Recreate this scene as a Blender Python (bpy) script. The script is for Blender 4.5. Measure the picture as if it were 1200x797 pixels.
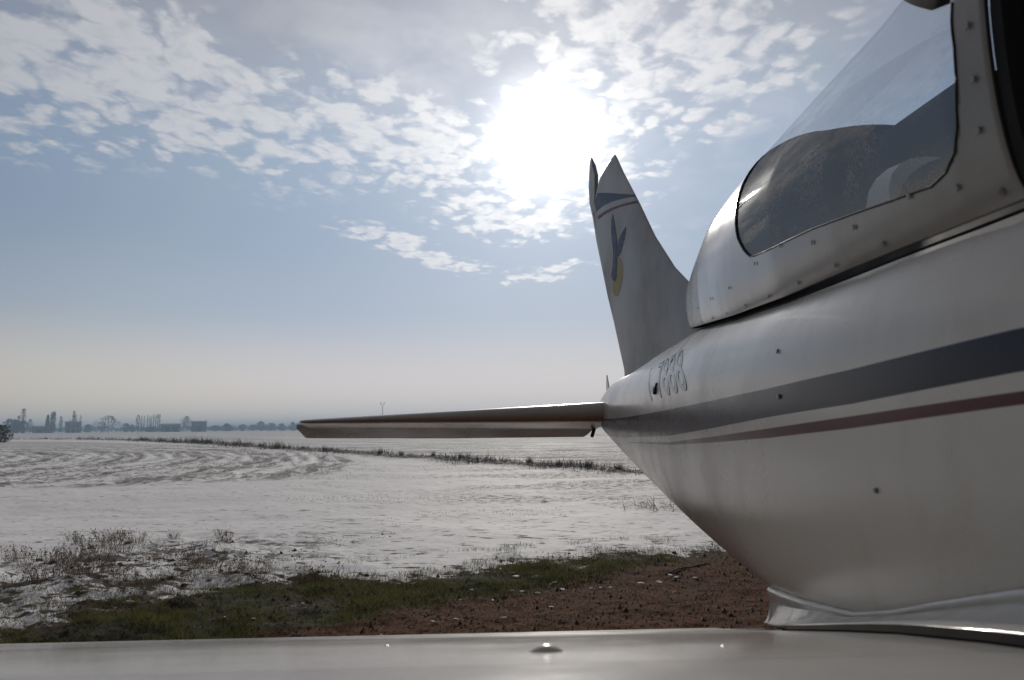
import bpy, bmesh, math, random
import numpy as np
from mathutils import Matrix, Vector

random.seed(7)
RNG = np.random.default_rng(11)
scene = bpy.context.scene
for ob in list(bpy.data.objects):
    bpy.data.objects.remove(ob)
COL = scene.collection

# ------------------------------------------------------------------ camera
F, CX, CY = 915.0, 600.0, 398.5          # photograph is 1200 x 797
EYE = 1.2                                 # eye height above the snow
cam_d = bpy.data.cameras.new('camera')
cam_d.sensor_width = 36.0
cam_d.lens = 36.0 * F / 1200.0
cam_d.clip_start = 0.02
cam_d.clip_end = 9000.0
cam_d.dof.use_dof = True
cam_d.dof.focus_distance = 2.6
cam_d.dof.aperture_fstop = 14.0
cam = bpy.data.objects.new('camera', cam_d)
COL.objects.link(cam)
PITCH = math.atan((501.0 - CY) / F)
ROLL = math.radians(-0.46)
CAM_M = (Matrix.Translation((0, 0, EYE)) @ Matrix.Rotation(math.pi / 2 + PITCH, 4, 'X')
         @ Matrix.Rotation(ROLL, 4, 'Z'))
cam.matrix_world = CAM_M
scene.camera = cam


def pix_dir(px, py):
    """direction in the world seen at a place in the photograph"""
    v = CAM_M.to_3x3() @ Vector(((px - CX) / F, (CY - py) / F, -1.0))
    return v.normalized()


def ground_at(px, py):
    d = pix_dir(px, py)
    t = EYE / -d.z
    return (d.x * t, d.y * t)


def az_el(px, py):
    d = pix_dir(px, py)
    return math.atan2(d.x, d.y), math.asin(d.z)


# ------------------------------------------------------------------ sun and sky
SUN_DIR = pix_dir(641, 163)
SUN_EL = math.asin(SUN_DIR.z)
SUN_AZ = math.atan2(SUN_DIR.x, SUN_DIR.y)
sun_d = bpy.data.lights.new('sun', 'SUN')
sun_d.energy = 2.4
sun_d.angle = math.radians(0.55)
sun_d.color = (1.0, 0.93, 0.84)
sun = bpy.data.objects.new('sun', sun_d)
COL.objects.link(sun)
sun.rotation_euler = SUN_DIR.to_track_quat('Z', 'Y').to_euler()

EXPOSURE = 0.0
scene.view_settings.view_transform = 'Standard'
scene.view_settings.look = 'None'
scene.view_settings.exposure = EXPOSURE
scene.view_settings.gamma = 1.0
scene.view_settings.use_curve_mapping = False
scene.cycles.max_bounces = 8
scene.cycles.transparent_max_bounces = 16
scene.cycles.volume_bounces = 0
scene.cycles.use_denoising = True


class NB:
    """little node builder"""

    def __init__(self, tree):
        self.t = tree
        self.n = tree.nodes
        self.l = tree.links

    def node(self, kind, **kw):
        nd = self.n.new(kind)
        for k, v in kw.items():
            setattr(nd, k, v)
        return nd

    def put(self, sock, v):
        if isinstance(v, bpy.types.NodeSocket):
            self.l.new(v, sock)
        elif v is not None:
            if sock.type == 'RGBA' and len(v) == 3:
                v = (*v, 1)
            sock.default_value = v

    def m(self, op, a, b=None, c=None, clamp=False):
        nd = self.node('ShaderNodeMath', operation=op, use_clamp=clamp)
        self.put(nd.inputs[0], a)
        if b is not None:
            self.put(nd.inputs[1], b)
        if c is not None:
            self.put(nd.inputs[2], c)
        return nd.outputs[0]

    def add(self, a, b): return self.m('ADD', a, b)
    def sub(self, a, b): return self.m('SUBTRACT', a, b)
    def mul(self, a, b): return self.m('MULTIPLY', a, b)
    def div(self, a, b): return self.m('DIVIDE', a, b)
    def mx(self, a, b): return self.m('MAXIMUM', a, b)
    def mn(self, a, b): return self.m('MINIMUM', a, b)

    def step(self, v, lo, hi, a=0.0, b=1.0):
        nd = self.node('ShaderNodeMapRange', interpolation_type='SMOOTHSTEP')
        self.put(nd.inputs['Value'], v)
        self.put(nd.inputs['From Min'], lo)
        self.put(nd.inputs['From Max'], hi)
        self.put(nd.inputs['To Min'], a)
        self.put(nd.inputs['To Max'], b)
        return nd.outputs[0]

    def mix(self, f, a, b):
        nd = self.node('ShaderNodeMix', data_type='RGBA')
        self.put(nd.inputs[0], f)
        self.put(nd.inputs[6], a)
        self.put(nd.inputs[7], b)
        return nd.outputs[2]

    def addc(self, a, b):
        nd = self.node('ShaderNodeMix', data_type='RGBA', blend_type='ADD')
        nd.inputs[0].default_value = 1
        self.put(nd.inputs[6], a)
        self.put(nd.inputs[7], b)
        return nd.outputs[2]

    def scale(self, a, f):
        nd = self.node('ShaderNodeVectorMath', operation='SCALE')
        self.put(nd.inputs[0], a)
        self.put(nd.inputs['Scale'], f)
        return nd.outputs[0]

    def noise(self, vec, scale, detail=4, rough=0.55, dist=0.0):
        nd = self.node('ShaderNodeTexNoise')
        self.put(nd.inputs['Vector'], vec)
        nd.inputs['Scale'].default_value = scale
        nd.inputs['Detail'].default_value = detail
        nd.inputs['Roughness'].default_value = rough
        nd.inputs['Distortion'].default_value = dist
        return nd.outputs['Fac']

    def comb(self, x, y, z):
        nd = self.node('ShaderNodeCombineXYZ')
        self.put(nd.inputs[0], x)
        self.put(nd.inputs[1], y)
        self.put(nd.inputs[2], z)
        return nd.outputs[0]

    def sep(self, v):
        nd = self.node('ShaderNodeSeparateXYZ')
        self.put(nd.inputs[0], v)
        return nd.outputs[0], nd.outputs[1], nd.outputs[2]

    def attr(self, name):
        nd = self.node('ShaderNodeAttribute', attribute_name=name)
        return nd.outputs['Fac']


def make_world():
    w = bpy.data.worlds.new('World')
    scene.world = w
    w.use_nodes = True
    b = NB(w.node_tree)
    bg = b.n['Background']
    sky = b.node('ShaderNodeTexSky', sky_type='NISHITA')
    sky.sun_disc = False
    sky.sun_elevation = SUN_EL
    sky.sun_rotation = SUN_AZ
    sky.altitude = 50
    sky.air_density = 1.0
    sky.dust_density = 1.6
    sky.ozone_density = 1.5
    SKY = 0.05
    tc = b.node('ShaderNodeTexCoord')
    vec = tc.outputs['Generated']
    x, y, z = b.sep(vec)
    zc = b.mx(z, 0.0)
    el = b.m('ARCSINE', z)
    az = b.m('ARCTAN2', x, y)
    # glow round the sun in the thin cloud
    dot = b.node('ShaderNodeVectorMath', operation='DOT_PRODUCT')
    b.put(dot.inputs[0], vec)
    dot.inputs[1].default_value = SUN_DIR
    ang = b.m('ARCCOSINE', b.mn(dot.outputs['Value'], 0.999999))   # radians
    base = b.scale(sky.outputs[0], SKY)
    cl_ = b.node('ShaderNodeVectorMath', operation='MINIMUM')
    b.put(cl_.inputs[0], base)
    cl_.inputs[1].default_value = (0.40, 0.47, 0.58)
    base = cl_.outputs[0]
    # thin bright winter air: pale and warm low down, clear blue above it, greyer veil higher up
    air = b.mix(b.step(el, 0.035, 0.155), (0.82, 0.73, 0.665), (0.425, 0.495, 0.590))
    air = b.mix(b.step(el, 0.10, 0.26), air, (0.265, 0.365, 0.515))
    air = b.mix(b.step(el, 0.30, 0.56), air, (0.285, 0.305, 0.375))
    base = b.mix(0.80, base, air)
    # a clear sky is brightest towards the sun and deepens away from it
    away_sun = b.step(ang, 0.40, 1.65, 0.90, 0.13)
    base = b.scale(base, away_sun)
    base = b.mix(b.step(ang, 0.75, 1.7, 0, 0.5), base, (0.125, 0.118, 0.110))
    # cloud sheet: directions laid on a plane overhead
    zz = b.add(zc, 0.06)
    u = b.div(x, zz)
    v = b.div(y, zz)
    pl = b.comb(u, v, 0.0)
    wob = b.noise(pl, 1.3, 3)
    wx = b.noise(b.comb(az, el, 3.3), 7.0, 4)
    wy = b.noise(b.comb(az, el, 9.1), 7.0, 4)

    def blob(px, py, ra, rb, deg, soft=0.15):
        a0, e0 = az_el(px, py)
        c, s = math.cos(math.radians(deg)), math.sin(math.radians(deg))
        da = b.add(b.sub(az, a0), b.mul(b.sub(wx, 0.5), 0.10))
        de = b.add(b.sub(el, e0), b.mul(b.sub(wy, 0.5), 0.07))
        p = b.div(b.add(b.mul(da, c), b.mul(de, -s)), ra / F)
        q = b.div(b.add(b.mul(da, s), b.mul(de, c)), rb / F)
        r = b.m('SQRT', b.add(b.mul(p, p), b.mul(q, q)))
        return b.step(r, soft, 1.25, 1.0, 0.0)

    masks = [blob(170, 80, 360, 95, 13), blob(450, 150, 270, 62, 12), blob(30, 60, 200, 110, 0),
             blob(770, 55, 260, 130, -3), blob(650, 170, 150, 105, 0), blob(620, 250, 170, 34, 4),
             blob(495, 292, 125, 17, 12), blob(628, 325, 55, 8, 0), blob(655, 312, 60, 7, 0), blob(280, 168, 250, 26, 8)]
    thin = [blob(470, 70, 330, 110, 0, 0.1), blob(780, 270, 120, 22, 0, 0.1), blob(860, 120, 160, 120, 0, 0.1)]
    mk = masks[0]
    for q in masks[1:]:
        mk = b.mx(mk, q)
    tk = thin[0]
    for q in thin[1:]:
        tk = b.mx(tk, q)
    # elsewhere the same broken sheet goes on overhead and behind
    away = b.step(b.m('ABSOLUTE', az), 0.75, 1.2)
    mk = b.mx(mk, b.mul(away, b.mul(b.step(wob, 0.46, 0.60), b.step(el, 0.12, 0.35))))
    up = b.step(el, 0.62, 0.8)
    mk = b.mx(mk, b.mul(up, b.step(wob, 0.44, 0.60)))
    # puffs in slanting rows
    rot = b.comb(b.add(b.mul(u, 0.80), b.mul(v, 0.25)), b.sub(b.mul(v, 0.62), b.mul(u, 0.35)), 1.7)
    n1 = b.noise(rot, 6.2, 5, 0.55, 0.35)
    n2 = b.noise(pl, 2.4, 3, 0.5)
    n3 = b.noise(rot, 17.0, 5, 0.60, 0.35)
    # altocumulus: rounded cells with thin gaps between them
    wv_ = b.comb(b.mul(b.sub(b.noise(rot, 5.0, 4, 0.6), 0.5), 0.16), b.mul(b.sub(b.noise(pl, 5.5, 4, 0.6), 0.5), 0.16), 0.0)
    wsum = b.node('ShaderNodeVectorMath', operation='ADD')
    b.put(wsum.inputs[0], rot)
    b.put(wsum.inputs[1], wv_)

    def cells(sc):
        nd = b.node('ShaderNodeTexVoronoi', feature='SMOOTH_F1', voronoi_dimensions='2D')
        b.put(nd.inputs['Vector'], wsum.outputs[0])
        nd.inputs['Scale'].default_value = sc
        nd.inputs['Smoothness'].default_value = 0.35
        return b.sub(1.0, nd.outputs['Distance'])
    c1 = cells(13.0)
    c2 = cells(27.0)
    dens = b.add(b.add(b.mul(n1, 0.34), b.mul(n3, 0.22)), b.add(b.mul(c1, 0.30), b.mul(c2, 0.16)))
    dens = b.add(dens, b.mul(b.sub(mk, 0.50), 0.20))
    cl = b.mul(b.step(dens, 0.495, 0.680), b.step(mk, 0.0, 0.5))
    cl = b.mul(cl, b.step(n3, 0.30, 0.58, 0.62, 1.0))
    cl = b.mx(cl, b.mul(b.mul(tk, 0.55), b.step(b.add(b.mul(n1, .7), b.mul(n2, .3)), 0.40, 0.75)))
    glow_far = b.m('EXPONENT', b.mul(ang, -4.5))
    glow_mid = b.mul(b.m('EXPONENT', b.mul(ang, -8.0)), 0.46)
    core = b.mul(b.m('EXPONENT', b.mul(b.m('POWER', b.div(ang, 0.048), 2.0), -1.0)), 2.6)
    g = b.add(b.add(b.mul(glow_far, 0.36), glow_mid), core)
    ccol = b.scale(b.mix(glow_far, (0.60, 0.60, 0.62), (0.84, 0.82, 0.79)), away_sun)
    col = b.mix(b.mul(cl, 0.70), base, ccol)
    tint = b.mix(b.m('MINIMUM', b.mul(ang, 3.0), 1.0), (1.0, 0.97, 0.92), (1.0, 0.99, 1.02))
    col = b.addc(col, b.scale(tint, b.mul(g, b.add(0.80, b.mul(cl, 0.36)))))
    b.put(bg.inputs['Color'], col)
    bg.inputs['Strength'].default_value = 1.0


make_world()

# ------------------------------------------------------------------ helpers


def tag(o, label=None, cat=None, group=None, kind=None):
    if label: o['label'] = label
    if cat: o['category'] = cat
    if group: o['group'] = group
    if kind: o['kind'] = kind
    return o


def link_mesh(name, me, parent=None, mats=(), smooth=True):
    for mt in mats:
        me.materials.append(mt)
    if smooth:
        me.polygons.foreach_set('use_smooth', np.ones(len(me.polygons), dtype=bool))
        if len(me.polygons) < 60000:
            me.set_sharp_from_angle(angle=math.radians(38))
    o = bpy.data.objects.new(name, me)
    COL.objects.link(o)
    if parent is not None:
        o.parent = parent
    return o


def mesh_of(name, verts, faces):
    me = bpy.data.meshes.new(name)
    me.from_pydata([tuple(map(float, v)) for v in verts], [], [tuple(f) for f in faces])
    me.update()
    return me


def tri_mesh(name, V, T):
    """fast triangle soup mesh from numpy arrays"""
    V = np.asarray(V, np.float32)
    T = np.asarray(T, np.int32)
    me = bpy.data.meshes.new(name)
    me.vertices.add(len(V))
    me.vertices.foreach_set('co', V.ravel())
    me.loops.add(T.size)
    me.loops.foreach_set('vertex_index', T.ravel())
    k = T.shape[1]
    me.polygons.add(len(T))
    me.polygons.foreach_set('loop_start', np.arange(0, T.size, k, dtype=np.int32))
    me.update(calc_edges=True)
    return me


def empty(name, loc, parent=None):
    o = bpy.data.objects.new(name, None)
    o.empty_display_size = 0.2
    o.location = loc
    COL.objects.link(o)
    if parent is not None:
        o.parent = parent
    return o


def copy_tree(o, parent=None):
    c = o.copy()
    COL.objects.link(c)
    c.parent = parent
    for ch in list(o.children):
        copy_tree(ch, c)
    return c


def principled(name):
    m = bpy.data.materials.new(name)
    m.use_nodes = True
    b = NB(m.node_tree)
    p = b.n['Principled BSDF']
    return m, b, p


def simple_mat(name, col, rough=0.6, metal=0.0, var=0.15, scale=30.0, coat=0.0, bump=0.0):
    m, b, p = principled(name)
    tc = b.node('ShaderNodeTexCoord').outputs['Object']
    n = b.noise(tc, scale, 5, 0.6)
    lo = tuple(c * (1 - var) for c in col)
    hi = tuple(min(1, c * (1 + var)) for c in col)
    b.put(p.inputs['Base Color'], b.mix(n, lo, hi))
    b.put(p.inputs['Roughness'], b.step(n, 0.2, 0.8, max(0.02, rough - 0.08), min(1, rough + 0.08)))
    p.inputs['Metallic'].default_value = metal
    p.inputs['Coat Weight'].default_value = coat
    if bump:
        bp = b.node('ShaderNodeBump')
        bp.inputs['Strength'].default_value = bump
        bp.inputs['Distance'].default_value = 0.01
        b.put(bp.inputs['Height'], n)
        b.put(p.inputs['Normal'], bp.outputs[0])
    return m


def hashg(ix, iy, seed):
    h = (ix.astype(np.int64) * 374761393 + iy.astype(np.int64) * 668265263 + seed * 982451653) & 0x7fffffff
    h = ((h ^ (h >> 13)) * 1274126177) & 0x7fffffff
    h = h ^ (h >> 16)
    return (h & 0xffff) / 65535.0


def vnoise(x, y, seed=0):
    ix, iy = np.floor(x), np.floor(y)
    fx, fy = x - ix, y - iy
    fx = fx * fx * (3 - 2 * fx)
    fy = fy * fy * (3 - 2 * fy)
    a = hashg(ix, iy, seed); c = hashg(ix + 1, iy, seed)
    d = hashg(ix, iy + 1, seed); e = hashg(ix + 1, iy + 1, seed)
    return (a * (1 - fx) + c * fx) * (1 - fy) + (d * (1 - fx) + e * fx) * fy


def fbm(x, y, seed=0, octv=4, gain=0.5):
    s = np.zeros_like(x); a = 1.0; tot = 0.0
    for k in range(octv):
        s += a * vnoise(x * 2 ** k + 17.3 * k, y * 2 ** k - 9.1 * k, seed + k)
        tot += a
        a *= gain
    return s / tot


def sstep(v, lo, hi):
    t = np.clip((v - lo) / (hi - lo), 0, 1)
    return t * t * (3 - 2 * t)


# ------------------------------------------------------------------ ground
# outlines on the ground, in metres, read off the photograph once
SNOW_EDGE = np.array([ground_at(px, py) for px, py in
    [(-400, 745), (-60, 752), (0, 744), (60, 738), (110, 722), (200, 704), (300, 688), (400, 682), (480, 681), (560, 672),
     (620, 665), (700, 657), (770, 651), (830, 645), (905, 640), (1050, 634), (1400, 630)]])
DIRT_EDGE = np.array([ground_at(px, py) for px, py in
    [(-400, 800), (180, 775), (345, 744), (420, 731), (480, 716), (540, 702), (620, 690), (700, 676), (770, 662), (830, 650), (905, 640.5),
     (1050, 634.5), (1400, 630.5)]])
DITCH = np.array([ground_at(px, py) for px, py in
    [(-500, 513), (-200, 514.5), (0, 515.2), (100, 515.4), (150, 516.2), (200, 518.5), (240, 520.5), (300, 525), (340, 528), (420, 533), (500, 539),
     (560, 544), (600, 547), (680, 551), (740, 555), (800, 559), (950, 568), (1300, 590)]])
PLOUGH_NEAR = np.array([ground_at(px, py) for px, py in
    [(-900, 580), (-300, 577), (0, 574), (120, 571), (240, 567), (330, 563), (385, 558), (415, 550), (425, 541), (400, 535), (340, 530), (240, 522.5), (100, 518), (0, 517.3), (-500, 514.5)]])


def side_of(line, P):
    """signed gap between points and an open polyline that runs left to right (positive beyond it)"""
    best = np.full(len(P), 1e9); sg = np.ones(len(P))
    for a, c in zip(line[:-1], line[1:]):
        d = c - a; L2 = (d * d).sum()
        t = np.clip(((P - a) @ d) / L2, 0, 1)
        q = P - (a + t[:, None] * d)
        dist = np.sqrt((q * q).sum(1))
        cr = d[0] * (P[:, 1] - a[1]) - d[1] * (P[:, 0] - a[0])
        m = dist < best
        best[m] = dist[m]; sg[m] = np.where(cr[m] >= 0, 1, -1)
    return best * sg


def in_poly(poly, P):
    ins = np.zeros(len(P), bool)
    x, y = P[:, 0], P[:, 1]
    n = len(poly)
    for i in range(n):
        x1, y1 = poly[i]; x2, y2 = poly[(i + 1) % n]
        c = ((y1 > y) != (y2 > y)) & (x < (x2 - x1) * (y - y1) / (y2 - y1 + 1e-12) + x1)
        ins ^= c
    return ins


def poly_gap(poly, P):
    d = np.abs(side_of(np.vstack([poly, poly[:1]]), P))
    return np.where(in_poly(poly, P), d, -d)


FUR_C = np.array([-47.0, 22.0])


def ground_fields(P):
    x, y = P[:, 0], P[:, 1]
    r = np.hypot(x, y)
    s = side_of(SNOW_EDGE, P)
    wob = (fbm(x * 1.3, y * 1.3, 3, 4) - .5) * .75 + (fbm(x * 5, y * 5, 13, 3) - .5) * .5
    snow = sstep(s + wob, -0.35, 0.45)
    d = side_of(DIRT_EDGE, P)
    dirt = 1 - sstep(d + (fbm(x * 1.7, y * 1.7, 23, 4) - .5) * .7, -0.2, 0.2)
    # weedy ground on the left, just beyond the grass: snow worn through
    gl = ground_at(330, 690)
    weed = sstep(-x, -gl[0] - 0.9, -gl[0] + 1.1) * (1 - sstep(s, 1.6, 3.6))
    pl = sstep(poly_gap(PLOUGH_NEAR, P), -0.6, 0.8)
    dg = side_of(DITCH, P)
    ditch = np.exp(-(dg / np.clip(.25 + r * .012, .3, 1.4)) ** 2)
    far = sstep(dg, 0.2, 0.8)
    return dict(s=s, snow=snow, dirt=dirt, weed=weed, plough=pl, dg=dg, ditch=ditch, far=far, r=r)


def ground_height(P, f=None):
    if f is None:
        f = ground_fields(P)
    x, y = P[:, 0], P[:, 1]
    near = 1 - sstep(f['r'], 40, 90)
    h = (fbm(x * .35, y * .35, 41, 3) - .5) * .10 * near
    snowd = f['snow'] * (.022 + (fbm(x * 2.2, y * 2.2, 51, 4) - .5) * .035)
    grass = (1 - f['snow']) * (1 - f['dirt']) * ((fbm(x * 3.5, y * 3.5, 61, 4) - .4) * .085)
    dirt = f['dirt'] * ((fbm(x * 4, y * 4, 71, 5, .6) - .5) * .04 + (fbm(x * 16, y * 16, 75, 3, .6) - .5) * .022)
    weed = f['weed'] * (fbm(x * 3.0, y * 3.0, 81, 4, .6) - .45) * .13
    rad = np.hypot(x - FUR_C[0], y - FUR_C[1]) + (fbm(x * .25, y * .25, 99, 3) - .5) * 1.6
    fur = f['plough'] * (np.sin(rad * 2 * np.pi / .85) * .035 + (fbm(x * 2.6, y * 2.6, 91, 3) - .5) * .085)
    farf = f['far'] * (fbm(x * 1.1, y * 1.1, 95, 3) - .5) * .07 * near
    dt = f['ditch'] * (.10 + .16 * (fbm(x * 1.2, y * 1.2, 97, 3) - .4))
    return h + (snowd + grass + dirt + weed + fur + farf) * near + dt


def make_ground():
    rows = [0.0, 0.6, 1.2, 1.8, 2.4, 3.0, 3.4]
    r = 3.6
    while r < 3000:
        rows.append(r)
        k = 0.0052 if r < 14 else (0.008 if r < 40 else (0.016 if r < 120 else 0.045))
        r *= 1 + k
    rows.append(3000.0)
    rows = np.array(rows)
    front = np.radians(np.linspace(-47, 47, 640))
    back = np.radians(np.linspace(47, 313, 90))[1:-1]
    ang = np.concatenate([front, back])
    nr, na = len(rows), len(ang)
    R, A = np.meshgrid(rows, ang, indexing='ij')
    P = np.stack([R * np.sin(A), R * np.cos(A)], -1).reshape(-1, 2)
    f = ground_fields(P)
    z = ground_height(P, f)
    V = np.column_stack([P, z])
    i, j = np.meshgrid(np.arange(nr - 1), np.arange(na), indexing='ij')
    j2 = (j + 1) % na
    Q = np.stack([i * na + j, i * na + j2, (i + 1) * na + j2, (i + 1) * na + j], -1).reshape(-1, 4)[:, ::-1]
    me = tri_mesh('ground', V, Q)
    for nm in ('snow', 'dirt', 'weed', 'plough', 'ditch', 'far'):
        at = me.attributes.new(nm, 'FLOAT', 'POINT')
        at.data.foreach_set('value', f[nm].astype(np.float32))
    m, b, p = principled('snowy field')
    geo = b.node('ShaderNodeNewGeometry')
    pos = geo.outputs['Position']
    x, y, zz = b.sep(pos)
    dist = b.m('SQRT', b.add(b.mul(x, x), b.mul(y, y)))
    aS, aD, aW, aP, aT, aF = (b.attr(k) for k in ('snow', 'dirt', 'weed', 'plough', 'ditch', 'far'))
    n_f = b.noise(pos, 38.0, 5, 0.62)
    n_m = b.noise(pos, 9.0, 5, 0.6)
    n_c = b.noise(pos, 2.4, 5, 0.6)
    n_l = b.noise(pos, 0.35, 4, 0.55)
    # snow is white with faint dirt; soils and turf under it
    snowc = b.mix(n_l, (0.76, 0.752, 0.755), (0.835, 0.828, 0.83))
    soil = b.mix(n_m, (0.030, 0.022, 0.017), (0.085, 0.060, 0.043))
    red = b.mix(b.mul(b.add(n_m, n_c), 0.5), (0.028, 0.0072, 0.0016), (0.128, 0.036, 0.0085))
    red = b.mix(b.step(n_f, 0.50, 0.78), red, (0.125, 0.062, 0.032))
    red = b.mix(b.step(n_f, 0.47, 0.36), red, (0.016, 0.007, 0.003))
    turf = b.mix(n_m, (0.016, 0.014, 0.009), (0.048, 0.048, 0.018))
    turf = b.mix(b.step(n_c, 0.5, 0.62), turf, (0.040, 0.027, 0.017))
    stub = b.mix(n_f, (0.055, 0.048, 0.045), (0.16, 0.14, 0.12))
    under = b.mix(aD, turf, red)
    under = b.mix(b.mul(b.step(aS, 0.0, 0.2), 1.0), under, soil)
    # bare specks showing through the snow: few on the smooth snow, many on worked ground
    st = b.node('ShaderNodeMapping')
    b.put(st.inputs['Vector'], pos)
    st.inputs['Scale'].default_value = (1.0, 2.2, 1.0)
    n_s = b.noise(st.outputs[0], 5.2, 5, 0.6)
    n_s2 = b.noise(st.outputs[0], 1.1, 4, 0.6)
    n_t = b.noise(st.outputs[0], 0.22, 4, 0.5)
    sparse = b.add(b.mul(n_s, 0.75), b.mul(n_s2, 0.25))
    sparse = b.add(sparse, b.mul(b.step(dist, 14.0, 6.0), 0.035))
    dots = b.step(sparse, 0.575, 0.66)
    # stubble bands lying across the right half of the field
    band = b.mul(b.step(dist, 9.5, 12.0), b.step(n_t, 0.46, 0.56))
    band = b.mul(band, b.step(b.sub(x, b.mul(y, -0.10)), -2.0, 2.0))
    rough1 = b.step(b.add(b.mul(n_s, 0.6), b.mul(n_m, 0.4)), 0.47, 0.60)
    rough2 = b.step(b.add(b.mul(n_s, 0.5), b.mul(n_f, 0.5)), 0.50, 0.62)
    bare = b.mx(dots, b.mul(band, b.mul(rough1, 0.90)))
    # ploughed headland: furrows in arcs
    vx = b.sub(x, float(FUR_C[0])); vy = b.sub(y, float(FUR_C[1]))
    rad = b.m('SQRT', b.add(b.mul(vx, vx), b.mul(vy, vy)))
    rad = b.add(rad, b.mul(b.sub(b.noise(pos, 0.16, 3), 0.5), 2.6))
    wv = b.m('SINE', b.mul(rad, 2 * math.pi / 0.72))
    wl = b.m('SINE', b.mul(rad, 2 * math.pi / 2.9))
    arc = b.mul(b.m('ARCTAN2', vx, vy), 34.0)
    along = b.comb(b.mul(rad, 2.6), b.mul(arc, 0.75), 0.0)
    n_a = b.noise(along, 4.2, 6, 0.72, 0.25)
    fur = b.add(b.add(b.mul(wv, 0.055), b.mul(wl, 0.045)), b.add(b.mul(n_a, 0.72), b.mul(n_m, 0.28)))
    fur = b.step(fur, 0.455, 0.575)
    bare = b.mx(bare, b.mul(b.mul(aP, fur), 0.80))
    st2 = b.node('ShaderNodeMapping')
    b.put(st2.inputs['Vector'], pos)
    st2.inputs['Scale'].default_value = (0.22, 1.0, 1.0)
    n_b = b.noise(st2.outputs[0], 0.55, 6, 0.72)
    bare = b.mx(bare, b.mul(aF, b.mul(b.step(b.add(b.mul(n_b, .42), b.add(b.mul(n_s, .33), b.mul(n_m, .25))), 0.46, 0.57), 0.80)))
    bare = b.mx(bare, b.mul(aW, b.mul(b.step(b.add(b.mul(n_c, .5), b.mul(n_m, .5)), 0.50, 0.565), 0.95)))
    bare = b.mx(bare, b.mul(b.step(aT, 0.25, 0.7), b.step(n_m, 0.36, 0.52)))
    snow = b.mul(b.step(b.add(aS, b.add(b.mul(b.sub(n_m, 0.5), 1.3), b.mul(b.sub(n_f, 0.5), 0.7))), 0.40, 0.60), b.sub(1.0, bare))
    # crumbs of old snow left on the turf and on the earth
    crumbs = b.step(b.add(b.mul(n_c, 0.35), b.mul(n_m, 0.65)), 0.64, 0.66)
    snow = b.mx(snow, b.mul(crumbs, b.step(aS, 0.0, 0.02, 0.7, 0.0)))
    bc = b.mix(aP, soil, stub)
    bc = b.mix(aF, bc, stub)
    und = b.mix(b.step(aS, 0.3, 0.7), under, bc)
    b.put(p.inputs['Base Color'], b.mix(snow, und, snowc))
    b.put(p.inputs['Roughness'], b.step(snow, 0.3, 1, 0.95, 0.72))
    b.put(p.inputs['Specular IOR Level'], b.step(snow, 0.3, 1, 0.05, 0.03))
    bp = b.node('ShaderNodeBump')
    bp.inputs['Strength'].default_value = 0.55
    bp.inputs['Distance'].default_value = 0.03
    b.put(bp.inputs['Height'], b.add(b.add(b.mul(n_m, 0.7), b.mul(n_f, 0.35)), b.mul(snow, 0.35)))
    b.put(p.inputs['Normal'], bp.outputs[0])
    o = link_mesh('ground', me, None, [m])
    tag(o, kind='structure')
    return o


make_ground()

# haze: one closed box round everything
hb = 3300.0
hv = [(sx * hb, sy * hb, z) for z in (-1.3, 16.5) for sx, sy in ((-1, -1), (1, -1), (1, 1), (-1, 1))]
hf = [(3, 2, 1, 0), (4, 5, 6, 7), (0, 1, 5, 4), (1, 2, 6, 5), (2, 3, 7, 6), (3, 0, 4, 7)]
hm = bpy.data.materials.new('winter haze')
hm.use_nodes = True
hnb = NB(hm.node_tree)
hnb.n.remove(hnb.n['Principled BSDF'])
pv = hnb.node('ShaderNodeVolumePrincipled')
pv.inputs['Color'].default_value = (0.56, 0.77, 1.0, 1)
pv.inputs['Density'].default_value = 0.00105
pv.inputs['Anisotropy'].default_value = 0.12
hnb.l.new(pv.outputs[0], hnb.n['Material Output'].inputs['Volume'])
haze = link_mesh('haze', mesh_of('haze', hv, hf), None, [hm], smooth=False)
tag(haze, kind='stuff')

# ------------------------------------------------------------------ aeroplane
OLD_PITCH = math.atan((503.0 - CY) / F)
OLD = Matrix.Translation((0, 0, EYE)) @ Matrix.Rotation(math.pi / 2 + OLD_PITCH, 4, 'X')
YAW = math.atan(80.0 * math.cos(OLD_PITCH) / F)
D = 0.86                                   # aircraft centre line, right of the eye
ROOT = Vector((D, 0.2, -EYE))
# x to the aeroplane's left side, y towards its tail, z up
PLANE_M = CAM_M @ OLD.inverted() @ Matrix.Translation((0, 0, EYE)) @ Matrix.Rotation(YAW, 4, 'Z') @ Matrix.Translation(ROOT)
plane = empty('light_aircraft', (0, 0, 0))
plane.matrix_world = PLANE_M
tag(plane, 'white low wing light aircraft with blue and red side stripes parked on the bare earth', 'aeroplane')

# paints ---------------------------------------------------------------


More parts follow.
